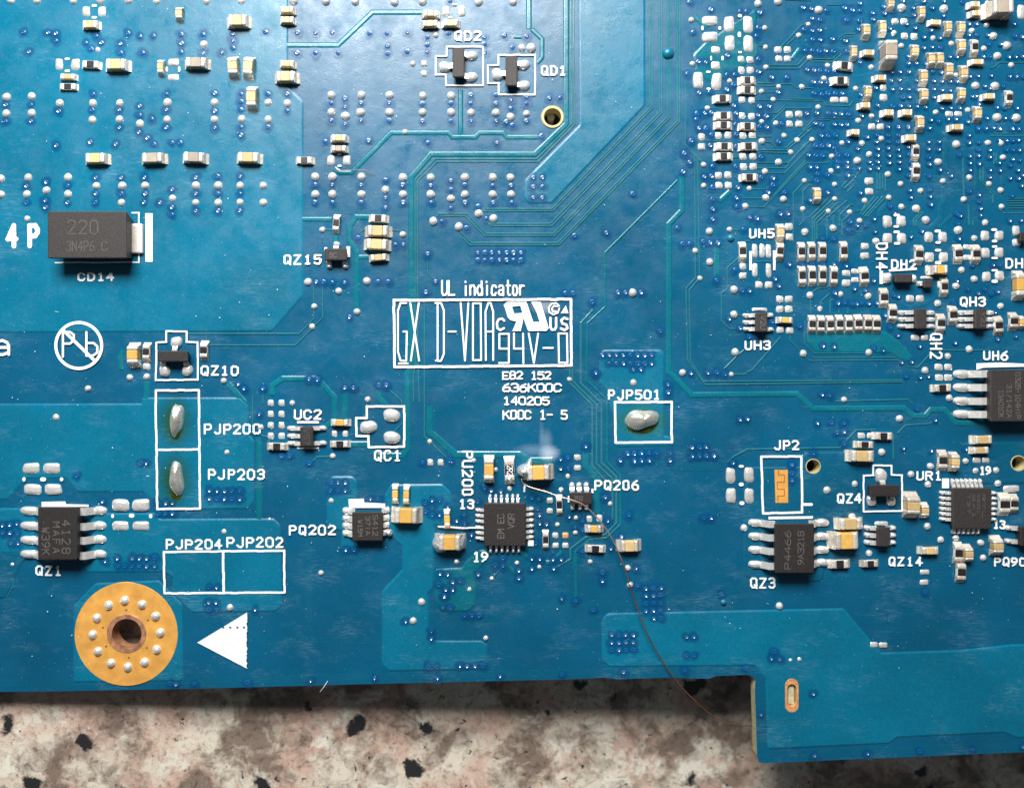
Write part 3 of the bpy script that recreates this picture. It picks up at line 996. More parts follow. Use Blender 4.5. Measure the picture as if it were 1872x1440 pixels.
DATA = """
A b 28: 75,0 265,3 530,3 725,0 930,0 1138,3 1500,3 1755,3 42,705 40,825 225,700 225,822 430,750 672,750 668,872 868,750 865,868 1015,900 1215,745 1213,870 1558,745 1558,868 1757,865 1480,322 200,1292 490,1290 333,1385 190,1413 490,1412 697,1352 885,1352 1052,1350 1423,1350 1585,1350 1745,1350 0,1300 0,1415
A b 20: 710,362
A p: 627,85,60,80 742,85,60,80 430,470,60,90 548,470,65,90 1262,455,85,60 1262,565,85,55
A s: 687,43,38,16 687,128,38,16 490,430,38,16 490,517,38,16 1215,505,16,36 1305,505,16,40
A t: 650,172,100,55 1298,90,50,75 1725,142,125,78 838,465,135,75 488,555,105,38 1163,480,45,90 1688,475,70,115 1803,475,70,115 1823,700,72,130 688,1150,135,72 1800,1140,140,72
A g: 1418,453,138,72 1103,1145,140,70 1405,1143,140,70
A r: 655,465,110,50 488,632,110,45
A v: 175,240 352,245 410,250 410,302 703,268 627,317 742,317 665,360 880,325 880,390 933,248 1020,272 1118,268 213,383 1040,390 1320,257 1323,322 1320,385 1480,258 1480,393 1618,388 1697,252 1697,303 1697,355 45,768 228,768 45,888 228,888 430,815 680,690 672,805 870,805 870,935 1018,778 1018,845 1013,968 1107,872 1213,690 1213,805 1213,935 1565,685 1565,815 1565,935 1757,690 1757,745 1757,805 1757,930 1757,990 413,1065 660,1040 845,1055 1075,1010 1123,1055 1253,1045 1313,1045 195,1360 340,1330 700,1298 885,1298 700,1415 885,1415 1055,1298 1060,1415 1428,1298 1428,1415 1588,1290 1588,1415 1750,1290 1750,1415 495,1358 1255,1385
B b 28: 260,0 498,3 712,5 998,8 1203,6 1612,8 1865,8 537,690 757,690 962,690 1205,695 1412,695 537,815 750,815 962,815 1203,815 1412,815 1557,818 1738,818 1845,850 640,842 78,745 78,868 218,750 42,1350 420,1285 545,1285 757,1285 1060,1290 1263,1290 1512,1290 1717,1290 1845,1290 932,1380 420,1413 545,1413 757,1413 1060,1413 1263,1413 1512,1413 1715,1413 1850,1413
B b 18: 1077,960 1300,255 1133,462
B t: 213,70,88,48 213,140,88,48 215,458,92,48 203,553,128,76 1258,165,100,46 1408,163,100,50 590,1003,100,46
B g: 1260,93,100,46 590,1078,100,44
B r: 343,1165,105,46
B p: 1375,80,58,75 1488,80,58,80 537,1168,58,75 652,1168,58,75 1215,462,46,46 1215,535,46,44
B s: 1438,33,30,12 1405,128,30,10 600,1125,30,14 600,1208,30,14
B v: 62,240 295,240 427,245 547,240 818,245 945,248 1095,240 292,390 425,390 590,390 950,338 950,393 1093,378 1240,275 1240,330 1240,383 1393,245 1655,275 1655,325 1655,385 1803,262 1860,350 640,720 540,755 757,755 962,755 1205,760 1412,755 1557,695 1555,757 1740,695 1740,757 1850,730 1850,795 540,880 640,783 640,908 757,880 962,882 1205,885 1412,885 1560,885 1742,885 1815,890 1860,915 220,690 80,690 220,812 80,930 497,1033 812,1028 1243,1043 1748,1045 422,1350 547,1350 757,1352 1060,1350 1265,1355 1512,1350 1717,1355 1850,1355 935,1315 1412,1320 1412,1385 1405,10
C b 34: 125,345
C b 24: 55,345 90,825
C v: 90,268 258,718 337,715 90,757 90,705 90,885 200,995 140,1297 207,1297 140,1365 207,1365 865,1415 1240,1120 1280,1187 1230,1255 1290,1028
D b 26: 880,40 1253,10 1422,40 1585,42 1745,38
D b 22: 195,158 940,1315 1063,1310 1625,1338 635,1395
D v: 197,45 335,30 335,80 495,45 697,45 1050,45 1168,45 1253,80 1253,135 1428,105 1590,105 1748,105 1780,1395 1740,1360
D o: 958,1150,78,120
D r: 1060,1128,52,100 1480,1118,56,100
D p: 1065,1235,55,52
F b 28: 42,40 367,618 797,612 1282,175 1468,215 1410,10 1612,118 1720,155
F b 22: 592,685 413,797 398,945 725,835 473,238 1060,272
F r: 575,190,48,100 880,155,108,50
F t: 873,243,138,74 870,343,142,74 880,437,110,46
F v: 420,45 548,45 757,45 935,10 935,80 1065,45 1268,45 1515,45 1412,85 1610,72 1670,160 1720,45 1855,45 735,300 1008,350 1065,350 1243,418 1230,695 1300,618 1525,228 432,622 485,622 548,627 637,627 880,620 953,620 1345,180 1608,410 1660,410 1710,410 1765,410 1818,410 1868,410 1608,463 1660,463 1710,463 1765,463 1818,463 1868,463 380,1328 443,1328 45,1395 640,1393 703,1393 887,1370 943,1370 675,875
G b 27: 865,697
G v: 50,410 50,463 440,285 672,265 372,703 428,703 567,767 755,697 810,697 922,697 1063,978 595,1285 1190,228 1225,343 140,10 205,10
H p: 287,225,170,105 290,405,170,120 500,265,110,180 707,270,115,190 505,475,110,180 710,480,110,190 350,550,105,85 350,720,105,95 160,880,110,190 362,890,110,190 628,650,80,75 728,655,85,75 632,770,75,80 732,770,80,75 640,1095,75,75 748,1100,75,75 640,1270,75,75 748,1275,75,75 1160,1255,80,75 1265,1250,80,70 1160,1360,75,75 1268,1360,80,75 1655,1095,90,70 1760,1095,90,70 1035,545,80,75 1140,545,80,75 1045,645,75,70 1140,645,75,70
H r: 430,1080,150,80 705,875,145,78 705,980,145,78 440,1268,150,76 445,1368,150,80 705,1378,150,76 1765,715,155,84 1722,885,155,84
H s: 205,310,22,50 395,310,30,40 615,175,45,35 610,380,36,60 618,575,40,22 300,640,18,50 425,640,22,50 270,790,50,22 272,975,45,22
H b 40: 820,35 1040,10 1485,105
H b 27: 85,215 890,305 900,515 98,697 905,735 505,885 1045,950 1300,950 1370,265 1265,385 1385,630 1580,715 855,1000 985,1090 260,1185 1478,1175 858,1332 1013,1350 1540,860
H v: 68,28 298,112 618,130 690,130 835,145 107,360 822,310 800,400 480,615 820,655 820,795 160,685 243,690 42,815 475,825 560,825 545,935 475,990 285,1015 172,1025 965,855 1132,855 1035,1018 1310,92 1400,105 1565,120 1765,95 1850,120 1405,210 1495,225 1785,225 1320,330 1410,345 1490,340 1415,440 1497,445 1630,435 1775,455 1335,560 1410,560 1485,567 1557,567 1640,570 1795,565 1355,770 1430,777 1495,780 1572,785 1650,785 1425,905 1500,910 1580,915 1430,1025 1515,1040 1580,1030 1660,1030 1735,1030 550,1165 830,1175 937,1172 145,1250 232,1250 303,1240 138,1315 575,1250 570,1370 815,1270 905,1280 1073,1360 830,1395 910,1400 1350,1250 1460,1245 1585,1248 1658,1250 1725,1255 1800,1260 1440,1360 1515,1375 1650,1370 1725,1372 1790,1372 170,1410 245,1410
I t: 428,30,74,90 765,125,68,120 155,320,76,120 335,285,70,130 913,243,116,62 1060,290,68,120 1205,290,72,120 1205,490,80,125 1350,40,95,66 1355,140,95,66 20,560,66,120 180,575,112,64 690,555,76,120 870,635,72,120 965,635,72,120 1070,760,78,130 1230,790,76,130 1370,680,135,62 785,835,76,130 310,850,112,68 178,1000,74,120 790,1030,78,120 1040,1065,112,66 1210,1025,74,120 1505,1050,112,64 140,1155,102,66 400,1235,104,70 605,1230,104,70 750,1340,76,125 1385,1235,80,125 1150,1395,130,66
I r: 1345,510,70,140 1722,1070,70,135
I G: 430,540,135,215,26 1660,55,215,155,29
I p: 460,235,75,70 560,235,80,70 565,395,75,75 670,400,75,75 330,960,75,80 335,1070,85,80 205,1390,75,75 300,1390,75,75 1055,1250,85,65 1155,1250,80,65 1480,100,70,190 1845,130,80,160
I b 42: 540,80 1003,90 1590,610 1350,935 1565,940 1590,1285 1800,1290 1545,390 1695,495
I b 27: 450,360 880,415 1080,475 1440,530 1305,335 1470,270 1740,712 530,500 200,735 1130,820 30,970 60,1320 205,1270 910,1230 1260,1205
I w: 70,45 75,125 210,150 330,80 340,155 440,140 540,20 655,95 665,175 765,20 865,95 990,20 1190,30 985,180 70,235 215,220 400,320 580,270 675,315 850,340 55,330 1265,270 1345,270 1265,390 1350,390 1470,390 1480,490 1610,490 1760,270 1770,400 1845,410 770,530 860,525 950,530 945,425 770,415 600,625 600,700 690,700 510,795 605,795 790,705 1055,630 1130,630 1420,625 1490,625 1700,630 1775,630 1850,625 70,690 420,795 500,880 415,890 690,890 880,895 965,900 1060,900 1135,900 870,790 960,800 1275,845 1365,840 1505,835 1710,845 1785,845 1860,850 245,970 425,985 515,980 605,985 700,990 880,985 970,995 1060,1000 1435,950 1490,975 1640,950 80,1045 540,1075 610,1070 880,1075 1300,1065 1340,1060 1370,1150 1570,1185 1655,1190 1790,1190 700,1175 790,1180 610,1170 515,1165 430,1170 970,1195 1065,1190 1160,1190 260,1160 90,1275 260,1335 380,1290 600,1390 490,1390 380,1395 1035,1310 1120,1310 1250,1340 1290,1285 1460,1300 1660,1300 1730,1300 845,1320 830,1410 930,1330 1360,1410 1450,1410 1595,1410 1735,1415 1805,1415
J p: 197,120,75,80 197,230,80,80 380,105,75,80 487,100,75,85 650,105,80,80 755,100,80,75 650,335,80,80 762,335,80,75 655,448,80,75 765,445,80,75 380,545,80,80 487,540,80,80 385,655,80,80 492,655,80,80 1155,1105,90,80 1160,1220,85,80
J r: 450,218,155,76 715,220,160,76 440,335,155,80 725,565,155,78
J t: 1478,750,76,120 1068,1160,84,135
J b 34: 862,165 1045,395 895,500 905,785 1098,800 680,880 285,1155 1645,1120 1335,1160
J b 27: 1105,105 1248,155 1412,150 1740,188 1178,288 1628,332 1620,495 220,425 222,655 722,685 1328,600 1660,640 1310,910 1660,800 1590,935 1825,945 505,1135 125,1365
J v: 82,170 168,38 245,38 305,105 575,100 290,222 578,232 845,345 318,448 572,452 850,570 978,578 590,682 978,655 225,565 303,560 315,680 315,810 578,797 585,890 1040,178 65,405 8,305 318,918 318,1030 725,1010 800,1018 1058,970 1140,970 655,1140 1103,735 925,735 1510,115 1580,115 1665,108 1800,180 1445,220 1515,225 1585,220 1650,250 1370,325 1445,330 1520,330 1690,325 1790,325 1685,400 1790,400 1385,455 1455,460 1465,530 1575,540 1680,455 1790,455 1800,545 1455,605 1575,735 1380,820 65,1295 210,1275 290,1285 375,1290 1525,1240 1640,1240 1805,1150 1820,1055
K t: 30,66,90,66 645,125,115,72
K r: 697,280,74,135 702,490,78,145
K b 40: 50,380 700,905 940,395 1140,200 805,1030 1160,1140
K b 30: 100,190 310,140 180,310 385,530 525,635 395,785 130,820 745,710 535,885 990,605 1280,565 1495,635 1485,185 1630,190 1650,345 1625,705 1220,805 1635,885 1455,1060 75,1040 1335,1230
K p: 175,605,95,80 178,720,90,75 378,1050,100,130 530,1045,105,120 380,1235,100,120 535,1235,100,120 832,1220,95,115 985,1220,95,115 1450,1205,90,110 1605,1205,95,110
K s: 475,980,70,28 470,1105,60,25 475,1165,70,30 480,1290,70,28 925,1155,70,30 930,1280,60,28 1545,1140,65,28 1548,1265,60,28
K w: 380,20 490,25 600,25 150,130 265,110 380,110 490,110 250,180 380,180 480,185 600,240 45,255 265,255 380,250 490,265 610,320 265,330 390,330 500,335 175,400 265,400 390,410 500,400 625,405 60,470 175,475 265,470 500,480 615,475 600,550 820,180 935,180 820,260 935,265 825,350 830,425 825,555 945,485 1065,550 1265,110 1265,190 1370,185 1365,265 1490,270 1155,320 1270,335 1365,330 1490,345 1275,410 1375,420 1365,35 1450,35 1530,25 1600,40 1740,40 1810,40 1595,160 1675,165 1740,165 1805,160 1675,265 1745,270 1815,270 1740,370 1815,380 1595,410 1715,435 1495,490 1605,495 1800,490 1490,570 1715,580 1805,580 1850,545 1840,660 1275,490 1270,720 1375,760 1735,770 1375,835 1390,910 1390,985 615,710 835,705 625,790 840,780 845,865 400,885 450,960 225,1025 75,740 1170,990 1130,965 1710,1045 1835,1040 40,1100 130,1100 235,1165 750,1160 1155,1240 1140,1075 625,1220
L r: 650,110,80,155 1065,110,80,145 1300,115,80,155 1415,115,80,155 1530,115,80,155 1768,110,80,160 1307,380,80,165 1418,380,80,165 1535,380,80,165 1655,380,80,165 1413,915,78,145 1515,915,78,145 1615,915,78,145 1718,915,78,145 1822,915,78,145
L p: 780,110,60,150 860,110,60,150 930,115,60,150 782,320,60,150 932,325,60,150 650,280,75,75 650,385,80,75 825,485,80,80 935,485,85,80 1055,640,80,75 1155,640,85,75 1055,750,80,75 1155,750,85,75 1060,980,80,75 1165,985,85,80 1785,355,90,70 1785,465,90,80
L o: 1120,868,145,66
L b 38: 290,232 558,535 555,808 570,1222 1318,1235 1390,597
L b 28: 130,110 180,412 1500,745 1725,585
L v: 560,322 1000,422 1040,500 640,548 720,550 362,437 495,860 615,960 712,1055 1155,262 1290,258 1410,255 1525,258 1640,260 1775,280 1270,935 1525,1155 1645,1165 970,890 1690,685 1765,680 1845,690 1655,575
M p: 130,420,90,70 128,525,95,75 838,540,100,110 995,540,95,110 830,680,80,100 1255,430,90,55 1255,545,90,60 1455,495,90,115 1605,490,95,115 1465,755,90,110 1610,745,100,110 20,695,80,55 20,790,80,60 1790,250,80,110 1795,380,90,80 625,995,85,80 735,995,85,80 955,840,60,80
M r: 730,510,90,145 1165,500,88,145 1360,500,88,145 135,750,88,145 345,980,88,145 445,1150,88,140 975,1265,88,145 1105,1170,88,145 1610,1290,88,145 1775,1245,88,135 1008,860,76,150 65,1270,84,140 170,1270,84,140 268,1270,84,140
M o: 965,675,150,95 1850,840,110,240 1862,1250,60,100
M s: 930,465,70,28 930,602,70,35 1550,425,60,25 1550,550,70,22 1550,685,70,22 1550,805,70,35
M b 34: 255,365 170,965 1195,680 1135,855 1335,780 935,1045 1625,1075
M w: 220,800 130,910 35,1055 90,1050 165,1050 255,1045 440,960 490,975 1130,805 1300,635 1530,630 1595,630 1245,895 1365,940 1435,890 1510,945 1580,920 1100,1050 1550,1150 400,1310 345,1180 10,890
N b 34: 175,265 1280,230 1045,305 795,462 1060,762 515,990 320,1360
N p: 940,425,88,72 1045,425,85,70 945,540,88,70 1045,540,90,70 90,1175,82,60 195,1175,85,60 680,105,90,68 785,105,80,68
N r: 985,655,165,78 340,1180,165,78 135,1280,165,74
N t: 1435,1225,180,88 1405,1340,165,70
N w: 485,80 725,200 220,215 325,245 525,375 635,370 575,530 730,540 820,530 695,880 895,1005 545,1315 850,1340 1230,1325 1110,160 1575,120 1775,90
O p: 365,380,75,120 508,375,75,120 368,535,75,120 508,535,75,120 1170,885,60,115
O s: 445,305,40,20 445,445,40,28 450,590,40,30 960,600,80,22
O b 27: 470,785 1112,490 745,1390
O r: 1210,1065,125,62
O v: 170,155 65,228 120,228 175,228 232,220 380,280 835,292 835,358 835,412 155,705 210,705 290,1290 1000,205
P t: 215,245,170,92 640,655,108,130 120,800,170,92 735,690,62,80 775,1020,130,58 1095,1050,68,95 1340,990,86,100 985,290,68,110
P O: 90,940,175,135,22
P p: 1150,275,72,52 1225,275,68,48 725,1195,75,42 720,1280,70,48 1440,510,130,58
P r: 877,280,74,115 280,1125,118,56 1010,1040,68,125 1030,1200,74,120 1390,640,84,120 1465,635,66,105
P b 25: 1065,283 775,325 615,390 150,470 755,475 375,210 1145,360 1315,358 1330,465 130,740 270,1040 1190,955 1210,1080 860,930 750,820 985,915
Q p: 270,845,150,100 450,845,150,100 280,1030,150,95 460,1030,150,95 1052,1170,150,110 1230,1170,150,110 1055,1350,150,88 1235,1350,150,88
Q s: 210,940,28,40 378,940,55,35 540,940,32,35 988,1262,25,35 1155,1258,50,35 1322,1262,30,38
Q b 30: 487,397
Q v: 680,910 1240,800 1290,800 905,1135 1390,1145 1460,1150 1520,1150 30,1345 95,1340 155,1330 30,1410 95,1410 160,1415 1390,1240 1455,1240 1520,1240
R b 23: 738,272 165,705 1093,738 1400,240 460,485 140,1400 1080,1128
R b 13: 540,1290
R p: 550,272,55,58 645,272,55,58 550,370,55,58 645,370,55,58 550,468,55,58 645,468,55,58 550,560,55,58 645,560,55,58 1110,540,48,54 1205,540,48,54
R P: 1610,382,150,115 1405,485,150,115 1612,578,150,110
R r: 600,655,140,62 1155,632,138,60
R o: 1155,443,132,58
R v: 320,145 487,145 888,68 965,68 1205,140 1280,140 1500,118 1570,115 455,370 650,735 722,738 893,800 1085,970 1145,970 1210,970 1078,1042 1145,1042 1208,1042 1430,1112 1492,1112 20,1040 85,1045 150,1045 215,1045 285,1040 20,1110 85,1112 150,1112 215,1112 285,1115
T p: 118,292,50,55 203,292,50,55 1318,250,58,48 1318,335,58,45 1093,600,50,48 1093,685,50,45 1415,750,48,52 1498,745,50,58 1138,885,50,48 1140,968,52,48 1220,968,52,48
T o: 1455,832,110,58
T t: 1745,975,135,88
T r: 1170,640,48,125 1060,925,48,120 1463,993,128,58
T b 18: 113,120 470,275 765,502 1240,403 1185,513 1305,742 1155,797 1300,862 1585,627 332,1100 825,1110 1007,1143 620,1237 437,1325 1422,1100 650,350
T b 24: 1730,1152 1748,1290
T v: 57,292 275,277 78,622 135,598 195,598 135,657 80,690 135,718 195,718 260,657 395,715 335,765 398,787 503,607 562,497 615,518 693,525 945,577 1003,587 993,665 1008,718 1010,787 1065,790 1180,265 1240,250 1180,340 1243,340 1385,160 1543,573 1737,718 1252,730 1358,765 1565,765 1360,840 1675,893 1590,990 1358,1010 455,877 978,948 510,1200 648,1125 712,1132 710,1068 840,1168 840,1232 945,1075 1010,1075 1118,1078 1185,1078 945,1152 1123,1152 1520,1185 1520,1255 1795,1150 198,1195 262,1200 303,1262 362,1255 188,1285 245,1325 303,1325 235,1375 1725,220 1780,220 1838,220 1665,280 1780,280 1838,280 1300,815
V v: 1365,520 1352,590 1408,597 1510,655 1565,655 1618,655 1083,697 1270,767 1270,823 1245,1028 1312,1028 1478,1022 1530,1022 1587,1022 1645,1020 857,1110 1315,1110 393,1130 1770,1095 648,178 708,178
V b 18: 463,348 1665,823
V b 27: 1197,560 1135,697
U v: 860,240 968,240 1020,240 1072,240 1130,235 770,262 862,298 912,298 965,298 1018,298 1072,298 1130,298 25,55 80,55 1523,450 1580,450 1523,560 1576,560 1523,612 1580,612 1860,612 1240,1148 1285,1155 1418,1150 1805,1140 85,130 138,130
U b 24: 1672,600
U b 14: 88,285
W v: 345,372 448,388 575,455 958,300 1012,298 1070,295 958,352 1012,352 1065,348 958,408 1015,405 1068,405 958,463 1012,460 1065,460 1015,515 1068,515 708,635 762,638 810,635 866,638 708,693 762,693 812,690 866,690 708,745 762,745 812,745 866,742 1255,652 1308,652 1253,787 1310,787 350,925 795,905 1243,895 1510,340 1795,1215 1680,878 900,278
X v: 345,1195 732,1182 1110,1162 1495,1150 1860,1130 335,745 50,440 90,495 30,490 1150,5
X p: 778,392,60,42 850,395,60,42
X b 15: 172,503 238,497
Y v: 315,50 380,50 445,50 510,50 575,50 645,50 710,50 775,50 378,128 447,128 512,128 580,128 648,128 712,128 775,128 605,185 675,185 930,325 930,395 548,965 615,965 683,965 752,965 820,965 950,965 480,1035 615,1035 683,1035 752,1035 948,1035 1285,912 1225,912 1155,912 1157,993 1225,993 1290,993 1360,993 1605,650 1675,645 160,905 250,215 1145,217 1305,217 1390,210 1465,225 1540,1058 340,1375
Y b 30: 608,305 1072,212
Y b 22: 1530,228 5,275
Z b 27: 1255,465 870,35
Z v: 1040,418 1110,425 995,685 1125,680 1245,685 1180,775 1245,765 1245,880 750,1075 755,1225
c o: 875,318,82,200 1022,318,82,205 1560,640,78,200
"""
VIAS = []
nb = 0
for line in DATA.strip().splitlines():
    head, rest = line.split(':', 1)
    hp = head.split()
    ox, oy, sc = TILES[hp[0]]
    kd = hp[1]
    for tok in rest.split():
        q = [float(v) for v in tok.split(',')]
        x, y = ox + q[0] / sc, oy + q[1] / sc
        d = [v / sc for v in q[2:4]]
        if kd == 'b':
            bump(x, y, float(hp[2]) / sc * random.uniform(0.92, 1.06))
        elif kd == 'p':
            pad(x, y, *d)
        elif kd == 'P':
            pad(x, y, *d, round_=True, ht=0.085)
        elif kd == 's':
            pp = P(x, y, 0.0235)
            vs2, fs2 = [], []
            L = max(d) * K
            a = Vector((pp.x, pp.y)); wd = min(d) * K
            hv = Vector((max(0, d[0] * K - wd) / 2, 0)) if d[0] > d[1] else Vector((0, max(0, d[1] * K - wd) / 2))
            stroke(vs2, fs2, a - hv - Vector((1e-4, 0)), a + hv, wd, 0.0235)
            link("printed_dash", mesh("printed_dash", vs2, fs2, M("ink_white")), board)
        elif kd in 'vw':
            VIAS.append((x, y, kd))
        elif kd == 'G':
            two_end('g', x, y, d[0], d[1], q[4] * K, label=None)
        elif kd == 'O':
            two_end('o', x, y, d[0], d[1], q[4] * K)
        else:
            ht = None
            if kd in 'tog':
                m_ = min(d)
                ht = 0.09 if m_ < 10.5 else (0.115 if m_ < 15 else (0.155 if m_ < 22 else 0.19))
            two_end(kd, x, y, d[0], d[1], ht)

# small fine traces of the dense corner, in tile pixels
FINE = """
H: 115,228 200,228|570,240 640,240|570,462 650,462|795,505 880,510|220,858 305,858|1060,525 1290,280 1360,265|1130,495 1250,390|930,720 1245,720 1345,610|940,755 1265,755 1380,640|1420,650 1630,650 1700,580|1420,678 1640,678 1730,595|770,970 800,915 970,915|785,975 800,942 1010,942|870,1015 1000,1015 1065,925 1180,925 1230,965 1420,968|1700,420 1765,375 1860,375|1720,445 1770,403 1860,403|780,1050 850,1000|560,1105 600,1105|780,1100 1530,1108 1560,1160 1810,1165 1860,1110|1170,1082 1430,1088|140,1215 200,1190 405,1192|820,1240 1020,1240 1100,1170|960,1340 1110,1190 1400,1190|1300,1440 1440,1300 1860,1300|1325,1440 1450,1320 1600,1320|1110,0 1400,10|1560,55 1860,55
J: 230,165 430,165 480,135|800,120 965,120|900,180 950,180 1010,240|820,270 1130,270 1400,35|800,315 840,292 1160,300|800,408 1140,408 1400,150|800,465 1115,465 1340,190|780,515 1105,520 1340,285 1400,270|1110,250 1390,0|740,697 905,697 945,660|660,795 880,795|720,887 880,892 1340,410 1560,410 1590,395|905,850 1340,380|1200,1280 1200,745 1320,610|1360,605 1450,605|1265,1095 1310,1050 1310,940|1305,860 1305,720 1370,655 1450,660|520,348 610,348|550,560 640,640|1375,1005 1600,780|1410,1280 1410,1020 1640,800|1435,1280 1435,1040 1590,885|1460,1250 1460,1065 1690,840|1570,1250 1570,1010 1790,820|1640,980 1640,1090|1710,1100 1710,980 1820,870 1860,870|1735,1200 1735,1045 1850,950|1735,680 1735,660 1860,540|1760,690 1860,600|1790,730 1860,660|535,1140 610,1140 650,1120|100,290 220,410
K: 1200,360 1210,770|1260,870 1270,1090|1390,450 1390,600 1530,760 1530,850|1420,450 1420,600 1560,760|70,970 230,780|95,985 270,785|120,1000 330,770|150,1000 390,745|260,480 260,700|290,480 290,700|320,520 320,700|350,560 350,720|660,1100 660,1030 750,940|685,1100 685,1040 770,950|20,940 90,930 140,860|1690,800 1872,800|1690,826 1872,826|1700,852 1872,852|1700,880 1872,880|1700,906 1872,906|1660,960 1600,920|1660,960 1872,960|1500,110 1872,110|1540,85 1800,85|30,540 100,470|1310,1040 1310,1100|1540,300 1540,420|1565,300 1565,420
L: 610,180 475,300 475,530 412,580 412,880 500,965 580,965|590,815 665,820|1165,1030 1165,1095 1280,1210|1390,800 1390,590 1460,525 1560,515 1600,490|1500,720 1510,660 1600,580|1605,800 1605,660 1640,640|1325,880 1325,1130 1440,1240|790,228 960,228|1700,800 1700,740|1800,800 1800,740|670,10 720,0 740,15
I: 560,180 640,190 740,110|1500,750 1540,740 1600,690 1872,690|1160,1160 1200,1110|960,1200 1010,1180|30,700 90,640|430,480 500,420
"""
for line in FINE.strip().splitlines():
    tk, rest = line.split(':', 1)
    ox, oy, sc = TILES[tk]
    for pl in rest.split('|'):
        pts = [tuple(float(v) for v in t.split(',')) for t in pl.split()]
        trace([(ox + a / sc, oy + b_ / sc) for a, b_ in pts], 1.9)
for tk, wd, pts in [('H', 7, [(460, 830), (560, 740), (620, 740)]), ('H', 7, [(1190, 650), (1265, 550), (1340, 548)]),
                    ('J', 8, [(290, 780), (400, 820), (510, 720)]), ('K', 10, [(890, 40), (1015, 130), (1010, 480), (990, 600), (1000, 830), (960, 880), (960, 1020), (850, 1130)]),
                    ('K', 7, [(940, 1120), (1080, 985), (1140, 970)]), ('K', 9, [(290, 1000), (300, 930), (370, 860)]), ('L', 10, [(365, 60), (365, 430)]),
                    ('I', 12, [(560, 790), (640, 800), (800, 700)]), ('I', 16, [(20, 880), (180, 850), (400, 1060)]), ('I', 18, [(800, 60), (1000, 30), (1200, 60)]),
                    ('M', 8, [(600, 1100), (760, 1060), (900, 1000)]), ('K', 8, [(1350, 300), (1350, 700)]), ('K', 9, [(1640, 480), (1640, 650)])]:
    ox, oy, sc = TILES[tk]
    trace([(ox + a / sc, oy + b_ / sc) for a, b_ in pts], wd, "mask_band" if tk in 'KIM' else None, z=0.005 if tk in 'KIM' else None)

# ------------------------------------------------------------------ via holes: pale blue lands with a pit each (too many and too small to pick apart)
SEG = 12
vs_, fs, al = [], [], []
for i, (x, y, kd) in enumerate(VIAS):
    c = P(x, y)
    zb = 0.0150 + 0.00006 * (i % 61)
    R_ = (0.115 if kd == 'v' else 0.085) * random.uniform(0.85, 1.15)
    k = len(vs_)
    vs_.append((c.x, c.y, zb)); al.append(0.6)
    for rr, a_ in ((0.55, 0.54), (0.78, 0.26), (1.0, 0.0)):
        for q in range(SEG):
            a = 2 * pi * q / SEG
            r2 = rr * R_ * (1 + 0.12 * sin(2 * a + i) + 0.06 * sin(3 * a + 2 * i))
            vs_.append((c.x + r2 * cos(a), c.y + r2 * sin(a), zb)); al.append(a_)
    for q in range(SEG):
        fs.append((k, k + 1 + q, k + 1 + (q + 1) % SEG))
    for r in range(2):
        for q in range(SEG):
            a = k + 1 + r * SEG + q
            b_ = k + 1 + r * SEG + (q + 1) % SEG
            fs.append((a, a + SEG, b_ + SEG, b_))
me = mesh("via_lands", vs_, fs, M("mask_via"))
att = me.attributes.new("strength", 'FLOAT', 'POINT')
att.data.foreach_set("value", al)
link("via_lands", me, board, kind="stuff")

vs_, fs, mi = [], [], []
SEG = 10
for i, (x, y, kd) in enumerate(VIAS):
    c = P(x, y)
    s = (1.0 if kd == 'v' else 0.9) * random.uniform(0.8, 1.15)
    zb = 0.0190
    tin_ = random.random() < (0.8 if kd == 'w' else 0.55)
    prof = [(0.0, zb + 0.0004), (0.0115, zb + 0.0006), (0.0215, zb + 0.0058), (0.030, zb + 0.0045), (0.046, zb + 0.0004)]
    k = len(vs_)
    vs_.append((c.x, c.y, prof[0][1]))
    for r, z in prof[1:]:
        for q in range(SEG):
            a = 2 * pi * q / SEG
            vs_.append((c.x + r * s * cos(a), c.y + r * s * sin(a), z))
    for q in range(SEG):
        fs.append((k, k + 1 + q, k + 1 + (q + 1) % SEG)); mi.append(1)
    for r in range(len(prof) - 2):
        for q in range(SEG):
            a = k + 1 + r * SEG + q
            b_ = k + 1 + r * SEG + (q + 1) % SEG
            south = 180 < (360 * (q + 0.5) / SEG) < 360
            fs.append((a, a + SEG, b_ + SEG, b_)); mi.append((2 if tin_ else 0) if r == 0 else 0)
link("via_pits", mesh("via_pits", vs_, fs, M("mask_pit", "via_floor", "solder_shiny"), mi), board, kind="stuff")

# lacquer-covered domes
for (x, y, r, mt) in [(1222, 97, 11, 0), (1336.5, 435, 7.2, 0), (1323, 1101, 6, 0)]:
    pp = P(x, y, 0.03)
    link("lacquered_bump", RING[0], board, (pp.x, pp.y, 0), 0, (r * K, r * K, 0.075 if r > 10 else 0.05), label="solder bump coated with blue lacquer")

# bumps on the mounting ring
for tok in "905,547 1032,577 1130,662 1165,782 1138,905 1050,997 928,1033 805,1005 710,918 672,797 702,675 788,583".split():
    a, b_ = [float(v) for v in tok.split(',')]
    bump(a / 3.983, 960 + b_ / 3.983, 7.3, z=0.02)
for tok in "920,615 1077,690 1070,890 938,963 773,880 750,743".split():
    a, b_ = [float(v) for v in tok.split(',')]
    pp = P(a / 3.983, 960 + b_ / 3.983, 0.02)
    link("pinhole", _cache.setdefault("pinhole", mesh("pinhole", [(0.02 * cos(2 * pi * i / 10), 0.02 * sin(2 * pi * i / 10), 0.0) for i in range(10)], [tuple(range(10))], M("copper_groove"))), board, (pp.x, pp.y, 0.0222))

